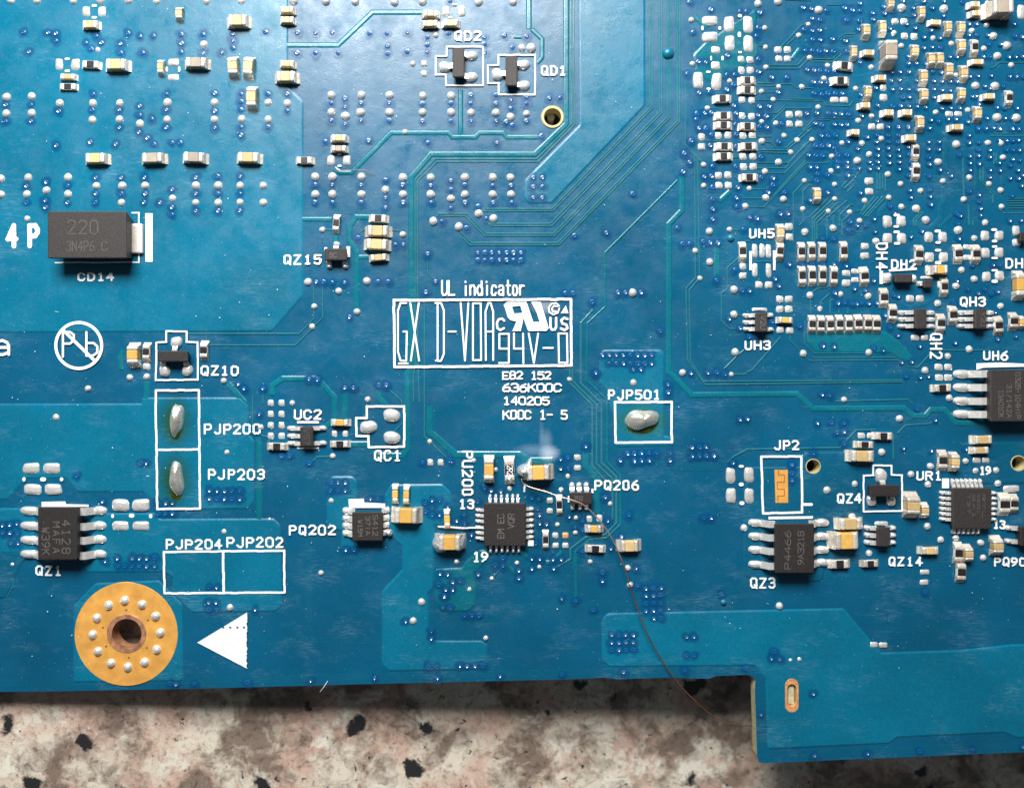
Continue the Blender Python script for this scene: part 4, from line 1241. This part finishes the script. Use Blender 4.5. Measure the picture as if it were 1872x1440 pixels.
# ------------------------------------------------------------------ hand-soldered bridges and pads
SHINY = [dome_mesh("solder_bridge", "solder_shiny", 1.9, 2.3, 28, 9, 91 + q, 0.10) for q in range(2)]
FLUX = dome_mesh("flux_residue", "flux", 2.4, 2.4, 24, 5, 77, 0.12)
for _x, _y, _w, _h in ((322, 772, 31, 68), (322, 881, 31, 72), (1174, 771, 70, 46)):
    pp = P(_x, _y, 0.01)
    link("flux_residue", FLUX, board, (pp.x, pp.y, 0), random.uniform(-.1, .1), (_w * K / 2, _h * K / 2, 0.032), label="dark amber flux round a hand-made solder bridge")
pad(320.5, 768, 25, 62, 0.16, True, "solder_bridge", label="tall oval solder bridge in the upper printed box", mat=1)
pad(320.5, 876, 25, 66, 0.15, True, "solder_bridge", label="tall oval solder bridge in the lower printed box", mat=1)
pad(1174, 767, 60, 38, 0.17, True, "solder_bridge", label="wide solder bridge in the printed box on the right", mat=1)
rawpad = dome_mesh("bare_pad", "copper_raw", 2.6, 6, 20, 5, 78, 0.02)
pp = P(760 + 1220 / 4.457, 780 + 885 / 4.457)
link("bare_pad", rawpad, board, (pp.x, pp.y, 0), 0, (0.058, 0.056, 0.022), label="small bare copper pad with no solder")
blob = dome_mesh("solder_blob", "solder_rough", 2.2, 2.2, 24, 7, 55, 0.09)
def add_blob(x, y, rx, ry, h, lab=None):
    pp = P(x, y, h * 0.5)
    link("solder_blob", blob, board, (pp.x, pp.y, 0), random.uniform(0, 3), (rx * K, ry * K, h), label=lab)

# hand-soldered capacitors round the square chip
two_end('o', 821, 993, 38, 26, 0.24, label="yellow-orange capacitor swamped in grey solder at both ends")
add_blob(805, 995, 15, 17, 0.22); add_blob(838, 993, 14, 15, 0.20)
two_end('o', 984, 864, 38, 26, 0.24, label="bright yellow capacitor with the thin wire soldered to its left end")
add_blob(960, 861, 13, 15, 0.24); add_blob(966, 850, 12, 6, 0.14); add_blob(996, 864, 6, 13, 0.16)
two_end('o', 893, 858, 18, 37, 0.19, label="orange capacitor left of the resistor marked 2R2")
add_blob(893, 873, 9, 7, 0.19)
rr = two_end('r', 931.5, 859, 18, 38, 0.11, label="black resistor marked 2R2")
add_blob(932, 875, 9, 8, 0.15)
text("2R2", 926.5, 850, 937.5, 869, -1, 1.25, 0.1135, "print_white", gap=0.25, label='white print "2R2" on the black resistor', name="lettering", jitter=0)
two_end('o', 741, 943, 40, 27, 0.22, label="large yellow capacitor right of the eight-pin chip marked S412")
pad(765, 943, 12, 27, 0.05)

# ------------------------------------------------------------------ chips
def tl(t, *xy):
    ox, oy, sc = TILES[t]
    return [ox + xy[0] / sc, oy + xy[1] / sc] if len(xy) == 2 else None
def yy(t, *v):
    ox, oy, sc = TILES[t]
    return [oy + q / sc for q in v]
def xx(t, *v):
    ox, oy, sc = TILES[t]
    return [ox + q / sc for q in v]

# three-legged transistors: body, short legs, and big solder pads
def sot(px, py, w_, h_, legs, ht=0.20, label=None, mat="epoxy"):
    o = chip(px, py, w_, h_, ht, [], mat, label, "transistor", taper=0.012)
    for (lx, ly, lw, lh) in legs:
        pad(lx, ly, lw, lh, 0.075, True)
        # leg from the body to the pad
        p0 = o.location
        q = P(lx, ly, 0.04)
        horizontal = abs(lx - px) > w_ / 2 and abs(ly - py) < h_ / 2 + 3
        if horizontal:
            s = 1 if lx > px else -1
            base = w_ * K / 2 * s
            L = abs(q.x - p0.x - base) + 0.02
            link("pin", pin_mesh(round(L, 2), 0.09, ht * 0.45, blob=False), o, (base, q.y - p0.y, 0), 0 if s > 0 else pi)
        else:
            s = 1 if ly < py else -1
            base = h_ * K / 2 * s
            L = abs(q.y - p0.y - base) + 0.02
            link("pin", pin_mesh(round(L, 2), 0.09, ht * 0.45, blob=False), o, (q.x - p0.x, base, 0), pi / 2 * s)
    return o

sot(838, 114.5, 23, 54, [(812.7, 121.8, 22, 20), (862, 101.5, 22, 17), (862, 140.5, 22, 19)], 0.17, "charcoal upright transistor under the letters QD2", "epoxy_light")
sot(935, 130, 23, 55, [(909.4, 135.6, 22, 22), (957.6, 118, 22, 19), (958, 156, 22, 19)], 0.17, "charcoal upright transistor left of the letters QD1", "epoxy_light")
sot(315.5, 651, 56, 21, [(321, 626, 21, 22), (300, 677.5, 20, 23), (341.5, 677.5, 20, 21)], 0.19, "black transistor left of the letters QZ10")
sot(1617.8, 896.7, 55, 23, [(1612, 870, 22, 27), (1594.5, 915.5, 18, 20), (1630, 915.5, 18, 20)], 0.19, "black transistor right of the letters QZ4")
o = sot(613.6, 465, 42, 23, [(615, 446.5, 13, 11), (602, 487, 11, 8), (631, 487, 11, 8)], 0.17, "small black transistor right of the letters QZ15")

# eight-legged chips
o = chip(104.5, 975, 72, 98, 0.32, [('R', yy('U', 10, 110, 215) and [935.5, 963, 988.5, 1016], 189, 13), ('L', [936, 963.5, 990, 1016], 43, 13)], "epoxy", "eight-pin black chip right above the letters QZ1", pin_h=0.17)
CH1 = o
o = chip(671.5, 962, 57, 54, 0.20, [('L', yy('c', 540, 640, 735, 835), 628, 11), ('R', yy('c', 525, 625, 720, 820), 711, 10)], "epoxy", "eight-pin black chip right of the letters PQ202", taper=0.05)
CH2 = o
add_blob(711, 974, 7, 7, 0.12)
o = chip(1453, 1002, 72, 92, 0.30, [('L', yy('O', 755, 860, 965, 1080), 1374, 12), ('R', yy('O', 752, 860, 965, 1065), 1511, 12)], "epoxy", "eight-pin black chip above the letters QZ3", pin_h=0.17)
CH3 = o
o = chip(1850, 723, 80, 96, 0.30, [('L', yy('N', 500, 650, 800, 945), 1751, 13), ('R', yy('N', 500, 650, 800, 945), 1945, 13)], "epoxy_light", "eight-pin grey-black chip under the letters UH6, cut by the frame", pin_h=0.17)
CH4 = o
# small chips
o = chip(1392.5, 588.5, 23, 37, 0.18, [('L', yy('L', 818, 892, 968), 1361, 7), ('R', yy('L', 812, 970), 1412, 7)], "epoxy_light", "small black chip above the letters UH3", taper=0.015, pin_h=0.08)
CH5 = o
pad(1389, 565.5, 28, 6.5, 0.03)
o = chip(560.3, 798, 25, 37, 0.16, [('L', yy('R', 495, 562, 628), 528, 7.5), ('R', yy('R', 493, 625), 594, 7.5)], "epoxy", "small black chip under the letters UC2", taper=0.012, pin_h=0.08)
CH6 = o
o = chip(1684, 582.5, 22, 38, 0.17, [('L', yy('M', 1145, 1220, 1295), 1645, 7.5), ('R', yy('M', 1145, 1220, 1295), 1707, 7)], "epoxy_light", "small grey chip left of the letters QH2", taper=0.015, pin_h=0.08)
CH7 = o
o = chip(1793.5, 582.5, 22, 38, 0.17, [('L', yy('M', 1145, 1220, 1295), 1753, 7.5), ('R', yy('M', 1145, 1220, 1295), 1815, 7)], "epoxy_light", "small grey chip under the letters QH3", taper=0.015, pin_h=0.08)
CH8 = o
o = chip(1616, 981, 24, 37, 0.17, [('L', yy('P', 835, 895, 955), 1583, 8), ('R', yy('P', 835, 895, 955), 1636, 7)], "epoxy_light", "small grey chip left of the letters QZ14", taper=0.015, pin_h=0.08)
pad(1612, 957, 24, 9, 0.03)
o = chip(1062.5, 910.5, 41, 23, 0.16, [('T', xx('T', 1275, 1333, 1393), 884, 8), ('B', xx('T', 1280, 1340, 1393), 931, 6.5)], "epoxy", "small black chip under the thin wire, marked 702", taper=0.012, pin_h=0.09)
CH9 = o
o = chip(1880, 980, 30, 37, 0.18, [('L', yy('P', 835, 945), 1840, 8)], "epoxy", "small black chip cut by the right edge of the frame", taper=0.015, pin_h=0.08)
o = chip(1652.5, 508.5, 33, 17, 0.16, [('R', [508.5], 1673, 12)], "epoxy_light", "grey diode under the letters DH2", name="diode", taper=0.012, pin_h=0.07)
pad(1622, 508, 18, 20, 0.09)
o = chip(1697, 519, 18, 15, 0.12, [('L', [518], 1677, 8)], "epoxy_light", "tiny dark chip beside the tan capacitor right of DH2", taper=0.012, pin_h=0.06)
pad(1695, 507.5, 23, 6, 0.03)
o = chip(1871, 433, 14, 18, 0.14, [], "epoxy", "black part cut by the right edge above the letters DH", taper=0.01)
# square chips with legs on four sides
o = chip(923, 958.5, 78, 80, 0.15, [
    ('T', xx('T', 605, 652, 698, 745, 790, 832), 905, 5), ('B', xx('T', 610, 657, 703, 748, 795, 840), 1009, 5),
    ('L', yy('T', 680, 725, 770, 822, 865, 910), 871, 5.5), ('R', yy('T', 670, 715, 762, 808, 857, 900), 974, 5.5)], "epoxy", "square black chip in the middle with legs on all four sides", taper=0.008, pin_h=0.075)
CHQ = o
o = chip(1777.3, 929, 72, 76, 0.15, [
    ('T', xx('P', 965, 1003, 1040, 1078, 1115, 1152, 1190), 877, 5.5), ('B', xx('P', 970, 1010, 1050, 1090, 1130, 1170), 974, 5),
    ('L', yy('P', 545, 590, 633, 676, 718, 762), 1720, 6), ('R', yy('P', 545, 590, 633, 676, 718, 762), 1820, 5)], "epoxy_light", "square dark chip under the letters UR1", taper=0.008, pin_h=0.075)
CHR = o
# big moulded diode
o = chip(158.7, 429, 145, 87, 0.38, [], "epoxy_light", "large black moulded diode marked 220", name="diode", taper=0.05, pin_h=0.12)
CHD = o
bm = bmesh.new()
pa = P(0, 435, 0.12).y - CHD.location.y
box_bm(bm, 0.60, 0.83, pa - 0.27, pa + 0.27, 0.0, 0.09, 0.025, 2)
link("pin", bm_mesh("pin", bm, M("tin")), CHD)

# markings on the chips
def mark(o, s, x0, y0, x1, y1, rot, z, w_=1.3, mat="laser_mark", gap=0.3):
    t = text(s, x0, y0, x1, y1, rot, w_, z + 0.003, mat, o, "marking", gap, jitter=0)
    return t
mark(CHD, "220", 123, 402, 180, 429, 0, 0.38, 2.6, "laser_faint", 0.5)
mark(CHD, "3N4P6", 121, 440, 173, 460, 0, 0.38, 2.0, "laser_faint", 0.45)
mark(CHD, "C", 185, 441, 200, 459, 0, 0.38, 2.0, "laser_faint")
mark(CH1, "4128", 113, 950, 129, 1012, -1, 0.32, 1.5, "laser_mark", 0.7)
mark(CH1, "MAFA", 96, 953, 110, 1011, -1, 0.32, 1.5, "laser_mark", 0.7)
mark(CH1, ".W39K", 76, 950, 91, 1014, -1, 0.32, 1.5, "laser_mark", 0.5)
mark(CH2, "S412", 681, 941, 691, 979, -1, 0.20)
mark(CH2, "37IA", 668, 943, 677, 978, -1, 0.20)
mark(CH2, ".W15M", 654, 942, 663, 980, -1, 0.20)
mark(CH3, "P4466", 1434, 970, 1446, 1040, 1, 0.30)
mark(CH3, "9A321B", 1458, 970, 1470, 1032, 1, 0.30)
mark(CH4, "G32B-104HIP", 1856, 680, 1866, 766, -1, 0.30, 1.4)
mark(CH4, "31/142A", 1840, 702, 1850, 764, -1, 0.30, 1.4)
mark(CH4, "13A01DK", 1825, 712, 1835, 764, -1, 0.30, 1.4)
mark(CH5, "V2U", 1390, 577, 1400, 603, -1, 0.18)
mark(CH6, "V57", 555, 783, 566, 813, -1, 0.16, 1.0, "laser_faint")
mark(CH8, "V2U", 1793, 571, 1802, 596, -1, 0.17, 1.1)
mark(CH9, "702", 1049, 906, 1066, 914, 0, 0.16, 1.2)
mark(CHQ, "EM EC", 909, 939, 922, 984, 1, 0.15, 1.7)
mark(CHQ, "VQR", 928, 938, 941, 966, 1, 0.15, 1.7)
for i_, s_ in enumerate(["RTL", "GS521", "BA1", "T37"]):
    mark(CHR, s_, 1795 - i_ * 9, 903, 1801 - i_ * 9, 947 - (i_ % 2) * 8, -1, 0.15, 1.2, "laser_faint")
sq = text("5C", 602, 462, 616, 471, 0, 1.3, 0.173, "laser_mark", board, "marking", 0.3, label="faint 5C mark on the small transistor", jitter=0)

# ------------------------------------------------------------------ white print
for s_, b4, r_ in [("QD2", (831, 56, 880, 75), 0), ("QD1", (989, 120, 1035, 139), 0), ("CD14", (142, 498, 208, 514), 0), ("QZ15", (518, 465, 588, 484), 0),
                   ("QZ10", (367, 668, 436, 687), 0), ("PJP200", (373, 774, 476, 794), 0), ("PJP203", (380, 857, 484, 877), 0), ("UC2", (537, 748, 588, 767), 0),
                   ("QC1", (684, 822, 733, 843), 0), ("13", (838, 912, 867, 930), 0), ("19", (864, 1008, 892, 1027), 0), ("PQ206", (1087, 877, 1168, 896), 0),
                   ("PQ202", (528, 959, 614, 978), 0), ("PJP204", (303, 985, 406, 1004), 0), ("PJP202", (414, 981, 518, 1001), 0), ("PJP501", (1111, 712, 1207, 731), 0),
                   ("UH5", (1369, 418, 1416, 436), 0), ("UH3", (1361, 622, 1409, 640), 0), ("JP2", (1415, 804, 1461, 823), 0), ("QZ3", (1371, 1055, 1418, 1075), 0),
                   ("QZ1", (65, 1033, 113, 1052), 0), ("DH2", (1629, 474, 1676, 493), 0), ("DH", (1838, 472, 1870, 491), 0), ("QH3", (1755, 542, 1802, 561), 0),
                   ("UH6", (1797, 641, 1843, 659), 0), ("UR1", (1675, 860, 1722, 878), 0), ("19", (1790, 852, 1812, 868), 0), ("13", (1815, 950, 1838, 967), 0),
                   ("PQ90", (1817, 1018, 1876, 1035), 0), ("QZ14", (1624, 1017, 1686, 1035), 0), ("QZ4", (1530, 901, 1575, 920), 0),
                   ("PU200", (844, 824, 865, 906), -1), ("DH4", (1601, 443, 1623, 493), -1), ("QH2", (1700, 609, 1723, 656), -1)]:
    text(s_, *b4, r_, w_=3.5)
text("E82 152", 918, 678, 1008, 694, 0, 2.9, gap=0.32)
text("636K00C", 918, 700, 1027, 717, 0, 3.1, gap=0.30)
text("140205", 919, 724, 1005, 741, 0, 3.1, gap=0.32)
text("K00C 1- 5", 919, 749, 1038, 767, 0, 3.1, gap=0.32)
text("UL indicator", 806, 512, 961, 541, 0, 3.4, gap=0.30)
text("4", 10, 408, 42, 454, 0, 8.5)
text("P", 50, 408, 81, 454, 0, 8.5)
text("0", -28, 408, 5, 454, 0, 8.5, label="edge of a large white printed 0 cut by the left of the frame")
strokes_obj("lettering", [[(-8, 626), (4, 622), (13, 626), (16, 632), (16, 648)], [(16, 635), (0, 635), (-8, 640)], [(16, 644), (6, 648), (-6, 648)]], 5, label='white printed letter "a" cut by the left of the frame')
strokes_obj("printed_symbol", [[(144 + 42 * cos(a * pi / 20), 631.5 + 42 * sin(a * pi / 20)) for a in range(41)], [(116, 604), (173, 659)]], 5.5, label="white ring with a slash: lead-free symbol")
strokes_obj("lettering", [[(115, 652), (115, 607), (128, 607), (135, 612), (135, 622), (128, 628), (115, 628)], [(158, 607), (158, 650)], [(158, 650), (170, 650), (178, 644), (178, 633), (171, 627), (158, 627)]], 4, z=0.0262, label='white printed letters "Pb" inside the ring')

S = lambda x, y: (700 + x / 4.8, 480 + y / 4.8)
outline([S(95, 330), S(1650, 322), S(1655, 902), S(104, 915)], 4.6, "long white printed box in the middle")
def sl(*pls):
    return [[S(*q) for q in pl] for pl in pls]
strokes_obj("lettering", sl(
    [(205, 355), (155, 355), (132, 420), (132, 780), (155, 860), (205, 862), (210, 605), (180, 605)],
    [(240, 355), (318, 860)], [(315, 355), (245, 860)],
    [(460, 355), (480, 355), (480, 855), (465, 860)], [(480, 355), (510, 355), (535, 420), (535, 800), (510, 862), (480, 862)],
    [(575, 605), (640, 605)],
    [(682, 355), (720, 860), (750, 355)],
    [(790, 358), (790, 855), (862, 855), (858, 358), (790, 358)],
    [(903, 855), (900, 430), (925, 355), (945, 355), (968, 430), (968, 855)], [(903, 605), (968, 605)],
    [(140, 885), (218, 885)]), 3.3, label='tall thin white letters "GX D-V0A"')
strokes_obj("lettering", sl(
    [(1020, 880), (1105, 880), (1105, 625), (1022, 625), (1022, 755), (1105, 755)],
    [(1150, 620), (1150, 755), (1235, 755)], [(1230, 622), (1233, 882)],
    [(1280, 622), (1325, 880), (1362, 622)], [(1408, 748), (1492, 748)],
    [(1540, 622), (1545, 878), (1620, 878), (1615, 622), (1540, 622)]), 3.3, label='white letters "94V-0"')
strokes_obj("lettering", sl([(1065, 510), (1045, 492), (1015, 498), (1000, 530), (1005, 575), (1030, 592), (1062, 575)]), 4, label='small white letter "c" left of the mark')
strokes_obj("lettering", sl([(1470, 485), (1470, 565), (1482, 588), (1508, 588), (1520, 565), (1520, 485)], [(1620, 495), (1590, 485), (1565, 505), (1575, 535), (1610, 545), (1620, 575), (1595, 592), (1562, 578)]), 4.2, label='white letters "US"')
strokes_obj("printed_symbol", sl([(1545, 380), (1520, 355), (1480, 360), (1455, 395), (1460, 435), (1495, 455), (1535, 440), (1548, 400)], [(1530, 385), (1500, 378), (1485, 400), (1490, 430), (1520, 430)]), 3, label="small white ringed letter at the box's upper right corner")
ink_poly([S(1560, 445), S(1628, 445), S(1605, 375)], "small white solid triangle in the printed box")
# the backwards slanted UR mark
ink_poly([S(1060, 370), S(1090, 345), S(1260, 345), S(1266, 372), S(1068, 395)], "slanted white certification letters")
for q in ([(1068, 388), (1130, 380), (1160, 470), (1120, 505), (1095, 480)], [(1120, 505), (1130, 448), (1240, 440), (1255, 480), (1180, 520)],
          [(1200, 470), (1238, 470), (1210, 600), (1135, 600), (1180, 500)], [(1205, 372), (1266, 360), (1345, 600), (1275, 600), (1245, 520)],
          [(1300, 345), (1385, 345), (1455, 575), (1435, 600), (1400, 600), (1350, 440)], [(1290, 520), (1380, 520), (1440, 598), (1290, 600)]):
    ink_poly([S(*t) for t in q], None, z=0.0236 + 0.0003 * (q[0][0] % 7))

outline([(816.5, 85.5), (883, 85.5), (883, 156), (816, 156.5), (815, 137), (796.5, 137), (796.5, 102.5), (816, 102.5)], 2.8, "white printed outline round the transistor under QD2")
outline([(911, 101), (978, 100.5), (978, 173), (912, 173), (912, 152), (892, 152), (892, 120), (911, 119.5)], 2.8, "white printed outline round the transistor by QD1")
outline([(304, 605.5), (341, 606), (341, 624.5), (361.5, 625.5), (361.5, 694), (285, 694.5), (286, 626), (304, 625)], 3.2, "white printed outline round the transistor by QZ10")
outline([(1596.7, 850.7), (1630, 850.7), (1630, 867.8), (1649, 868.5), (1649, 933.5), (1579, 934.5), (1578.5, 869), (1596.7, 868)], 3.2, "white printed outline round the transistor by QZ4")
outline([(670.5, 742.5), (739, 742.5), (739, 816.5), (674, 817), (673.5, 797), (651.5, 797), (651.5, 764), (670.5, 764)], 4, "white printed outline round the three big pads by QC1")
outline([(284.5, 713.5), (363.5, 713), (365.5, 929), (287.5, 930)], 4, "tall white printed box round the two solder bridges")
outline([(286, 822), (364, 821)], 4, None, False, "printed_line")
outline([(299.5, 1008.5), (519.5, 1006), (520, 1082.5), (301, 1084)], 4, "wide white printed box under PJP204 and PJP202")
outline([(408, 1008), (409, 1083)], 4.5, None, False, "printed_line")
outline([(1124, 735), (1227.5, 734.5), (1228, 808), (1125, 808.5)], 4.2, "white printed box round the right-hand solder bridge")
outline([(1392, 834.5), (1465, 834), (1466.5, 936.5), (1394.5, 938)], 4.2, "white printed box round the copper jumper under JP2")
_rt = random.Random(5)
ink_poly([(360.5, 1174)] + [(451.5 + _rt.uniform(-1.3, 0.8), 1119 + 103 * q / 30) for q in range(31)], "large solid white printed triangle pointing left")
for _x in (408, 421, 434, 446):
    pp = P(_x, 1146.5, 0.024)
    link("ink_gap", _cache.setdefault("ink_gap", mesh("ink_gap", [(0.024 * cos(2 * pi * i / 10), 0.018 * sin(2 * pi * i / 10), 0.0) for i in range(10)], [tuple(range(10))], M("mask_bare"))), board, (pp.x, pp.y, 0.0245))
ink_poly([(265.5, 390), (279, 390), (279, 478.5), (266, 478.5)], "thick white bar right of the large diode")
outline([(241, 389), (254, 389), (254, 479.5), (101, 480)], 2.6, "thin printed outline round the large diode", False)
ink_poly([(76, 917), (119, 916), (121, 921), (162, 922), (162, 926), (76, 926)], "white bar at the top of the chip by QZ1")
ink_poly([(637, 912), (665, 911), (666, 918), (704, 920), (704, 928), (638, 928)], "white block at the top left of the chip by PQ202")
ink_poly([(1405, 944), (1486, 943), (1486, 947.5), (1405, 949)], "white bar above the chip by QZ3")
ink_poly([(1785, 664), (1828, 662.5), (1880, 665), (1880, 670), (1798, 672), (1785, 676)], "white bar above the chip by UH6")
ink_poly([(543, 769.5), (583, 769.5), (583, 773.5), (543, 773.5)], "white bar above the chip by UC2")
ink_poly([(543, 817), (583, 817), (583, 820), (543, 820)], None)
ink_poly([(1370, 459), (1374.5, 459), (1374.5, 494), (1370, 494)], "upright white line left of the empty chip pads under UH5")
ink_poly([(1413, 458), (1418.5, 458), (1417.5, 494), (1413.5, 494)], "upright white line right of the empty chip pads under UH5")
ink_poly([(1625, 493), (1676, 490), (1676, 493.5), (1625, 496.5)], None)
ink_poly([(1608, 495), (1614, 495), (1614, 519), (1608, 519)], None)
ink_poly([(633.5, 450.5), (640, 450.5), (640, 470), (633.5, 470)], None)
ink_poly([(593, 452), (598, 452), (598, 458), (593, 458)], None)
ink_poly([(965, 986.5), (975.5, 986.5), (975.5, 997.5), (965, 997.5)], "white square at the lower right corner of the square chip")
ink_poly([(1722, 874), (1735, 874), (1735, 892), (1722, 892)], "white square at the upper left corner of the chip by UR1")
ink_poly([(1081, 893), (1085, 893), (1085, 901), (1081, 901)], None)
ink_poly([(1038, 906), (1041, 906), (1041, 918), (1038, 918)], None)
ink_poly([(958, 884), (961, 884), (960, 899), (956.5, 899)], None)

# copper jumper under JP2 with its meander gap
J1 = [(1415, 858), (1439.5, 858), (1440, 918.5), (1417, 918.5)]
pp_ = ccw([P(*q).to_2d() for q in J1])
link("copper_jumper", mesh("copper_jumper", [(v.x, v.y, 0.021) for v in pp_], [(0, 1, 2, 3)], M("osp_copper")), board, label="orange copper jumper with a winding gap, under JP2")
strokes_obj("meander_gap", [[(1423, 859), (1423, 868), (1434, 868), (1434, 881), (1421, 881), (1421, 894), (1434, 894), (1434, 906), (1422, 906), (1422, 917)]], 1.3, 0.0225, "copper_groove")

# ------------------------------------------------------------------ wires
def tube(name, pts3, r, mat, seg=8, parent=None, sub=6):
    P3 = [Vector(p) for p in pts3]
    cur = []
    n = len(P3)
    for i in range(n - 1):
        p0 = P3[max(0, i - 1)]; p1 = P3[i]; p2 = P3[i + 1]; p3 = P3[min(n - 1, i + 2)]
        for q in range(sub):
            t = q / sub
            cur.append(0.5 * ((2 * p1) + (p2 - p0) * t + (2 * p0 - 5 * p1 + 4 * p2 - p3) * t * t + (3 * p1 - p0 - 3 * p2 + p3) * t ** 3))
    cur.append(P3[-1])
    vs_, fs = [], []
    for i, c in enumerate(cur):
        d = (cur[min(i + 1, len(cur) - 1)] - cur[max(i - 1, 0)]).normalized()
        a = d.cross(Vector((0, 0, 1))).normalized()
        b_ = a.cross(d)
        for q in range(seg):
            t = 2 * pi * q / seg
            v = c + (a * cos(t) + b_ * sin(t)) * r
            vs_.append(tuple(v))
    for i in range(len(cur) - 1):
        for q in range(seg):
            a = i * seg + q; b_ = i * seg + (q + 1) % seg
            fs.append((a, b_, b_ + seg, a + seg))
    fs.append(tuple(range(seg))[::-1]); fs.append(tuple(range(len(vs_) - seg, len(vs_))))
    return link(name, mesh(name, vs_, fs, M(mat), smooth=True), parent)

def T_(x, y, z): return P(760 + x / 4.457, 780 + y / 4.457, z)
def W_(x, y, z): return P(940 + x / 3.983, 1000 + y / 3.983, z)
wire = tube("jumper_wire", [T_(862, 425, 0.22), T_(868, 445, 0.16), T_(885, 468, 0.14), T_(950, 497, 0.16), T_(1060, 527, 0.2), T_(1150, 560, 0.24), T_(1250, 590, 0.27), T_(1340, 620, 0.28),
     T_(1405, 665, 0.26), T_(1460, 720, 0.22), T_(1520, 790, 0.2), T_(1570, 860, 0.18), T_(1620, 950, 0.16), T_(1660, 1040, 0.15), T_(1700, 1140, 0.15), T_(1740, 1260, 0.14),
     W_(830, 240, 0.13), W_(865, 350, 0.12), W_(905, 460, 0.12), W_(960, 610, 0.12), W_(1040, 760, 0.1), W_(1150, 930, 0.06), W_(1260, 1060, -0.02), W_(1400, 1190, -0.1), W_(1500, 1250, -0.16), W_(1600, 1288, -0.22), W_(1740, 1298, -0.3), W_(1850, 1300, -0.36)],
     0.0105, "wire_copper")
wire["label"] = "long hair-thin copper wire curving over the board's lower edge"
wire["category"] = "wire"
t2 = tube("solder_thread", [T_(180, 812, 0.03), T_(215, 815, 0.05), T_(260, 812, 0.06), T_(300, 818, 0.05), T_(400, 826, 0.05), T_(455, 822, 0.055), T_(500, 824, 0.05), T_(548, 822, 0.06)], 0.016, "solder", parent=board)
t2["label"] = "silver solder thread joining a small capacitor to the square chip"

# stray fibres and dust
fib = [([(611, 312, .05), (664, 311, .09), (675, 314, .07), (684, 316, .05)], "copper_worn", "short brown fibre lying near the top, left of centre"),
       ([(585, 1264, .06), (592, 1255, .10), (599, 1244, .05)], "dust", "pale fibre sticking out over the board's lower edge")]
for pts, mt, lb in fib:
    f = tube("fibre", [P(*p) for p in pts], 0.005, mt, 5)
    f["label"] = lb; f["category"] = "fibre"; f["group"] = "stray fibres on the board"
rnd = random.Random(3)
vs_, fs = [], []
for i in range(1500):
    x, y = rnd.uniform(5, 1865), rnd.uniform(5, 1235)
    if noise.noise(Vector((x * 0.006, y * 0.006, 2))) < rnd.uniform(-0.6, 0.35):
        continue
    c = P(x, y)
    s = rnd.uniform(0.3, 1.0) ** 2 * 0.011
    el = rnd.uniform(1, 2.2) if rnd.random() > 0.06 else rnd.uniform(4, 9)
    a = rnd.uniform(0, pi)
    k = len(vs_)
    z = 0.026
    for (u, v, w2) in ((-1, -1, 0), (1, -1, 0), (1, 1, 0.006), (-1, 1, 0.006)):
        if el > 3:
            u2, v2 = u * s * el * 0.5, v * s * 0.22
        else:
            u2, v2 = u * s * el * 0.5, v * s * 0.5
        vs_.append((c.x + u2 * cos(a) - v2 * sin(a), c.y + u2 * sin(a) + v2 * cos(a), z + w2))
    fs.append((k, k + 1, k + 2, k + 3))
d_ = link("dust", mesh("dust", vs_, fs, M("dust")), None, kind="stuff")
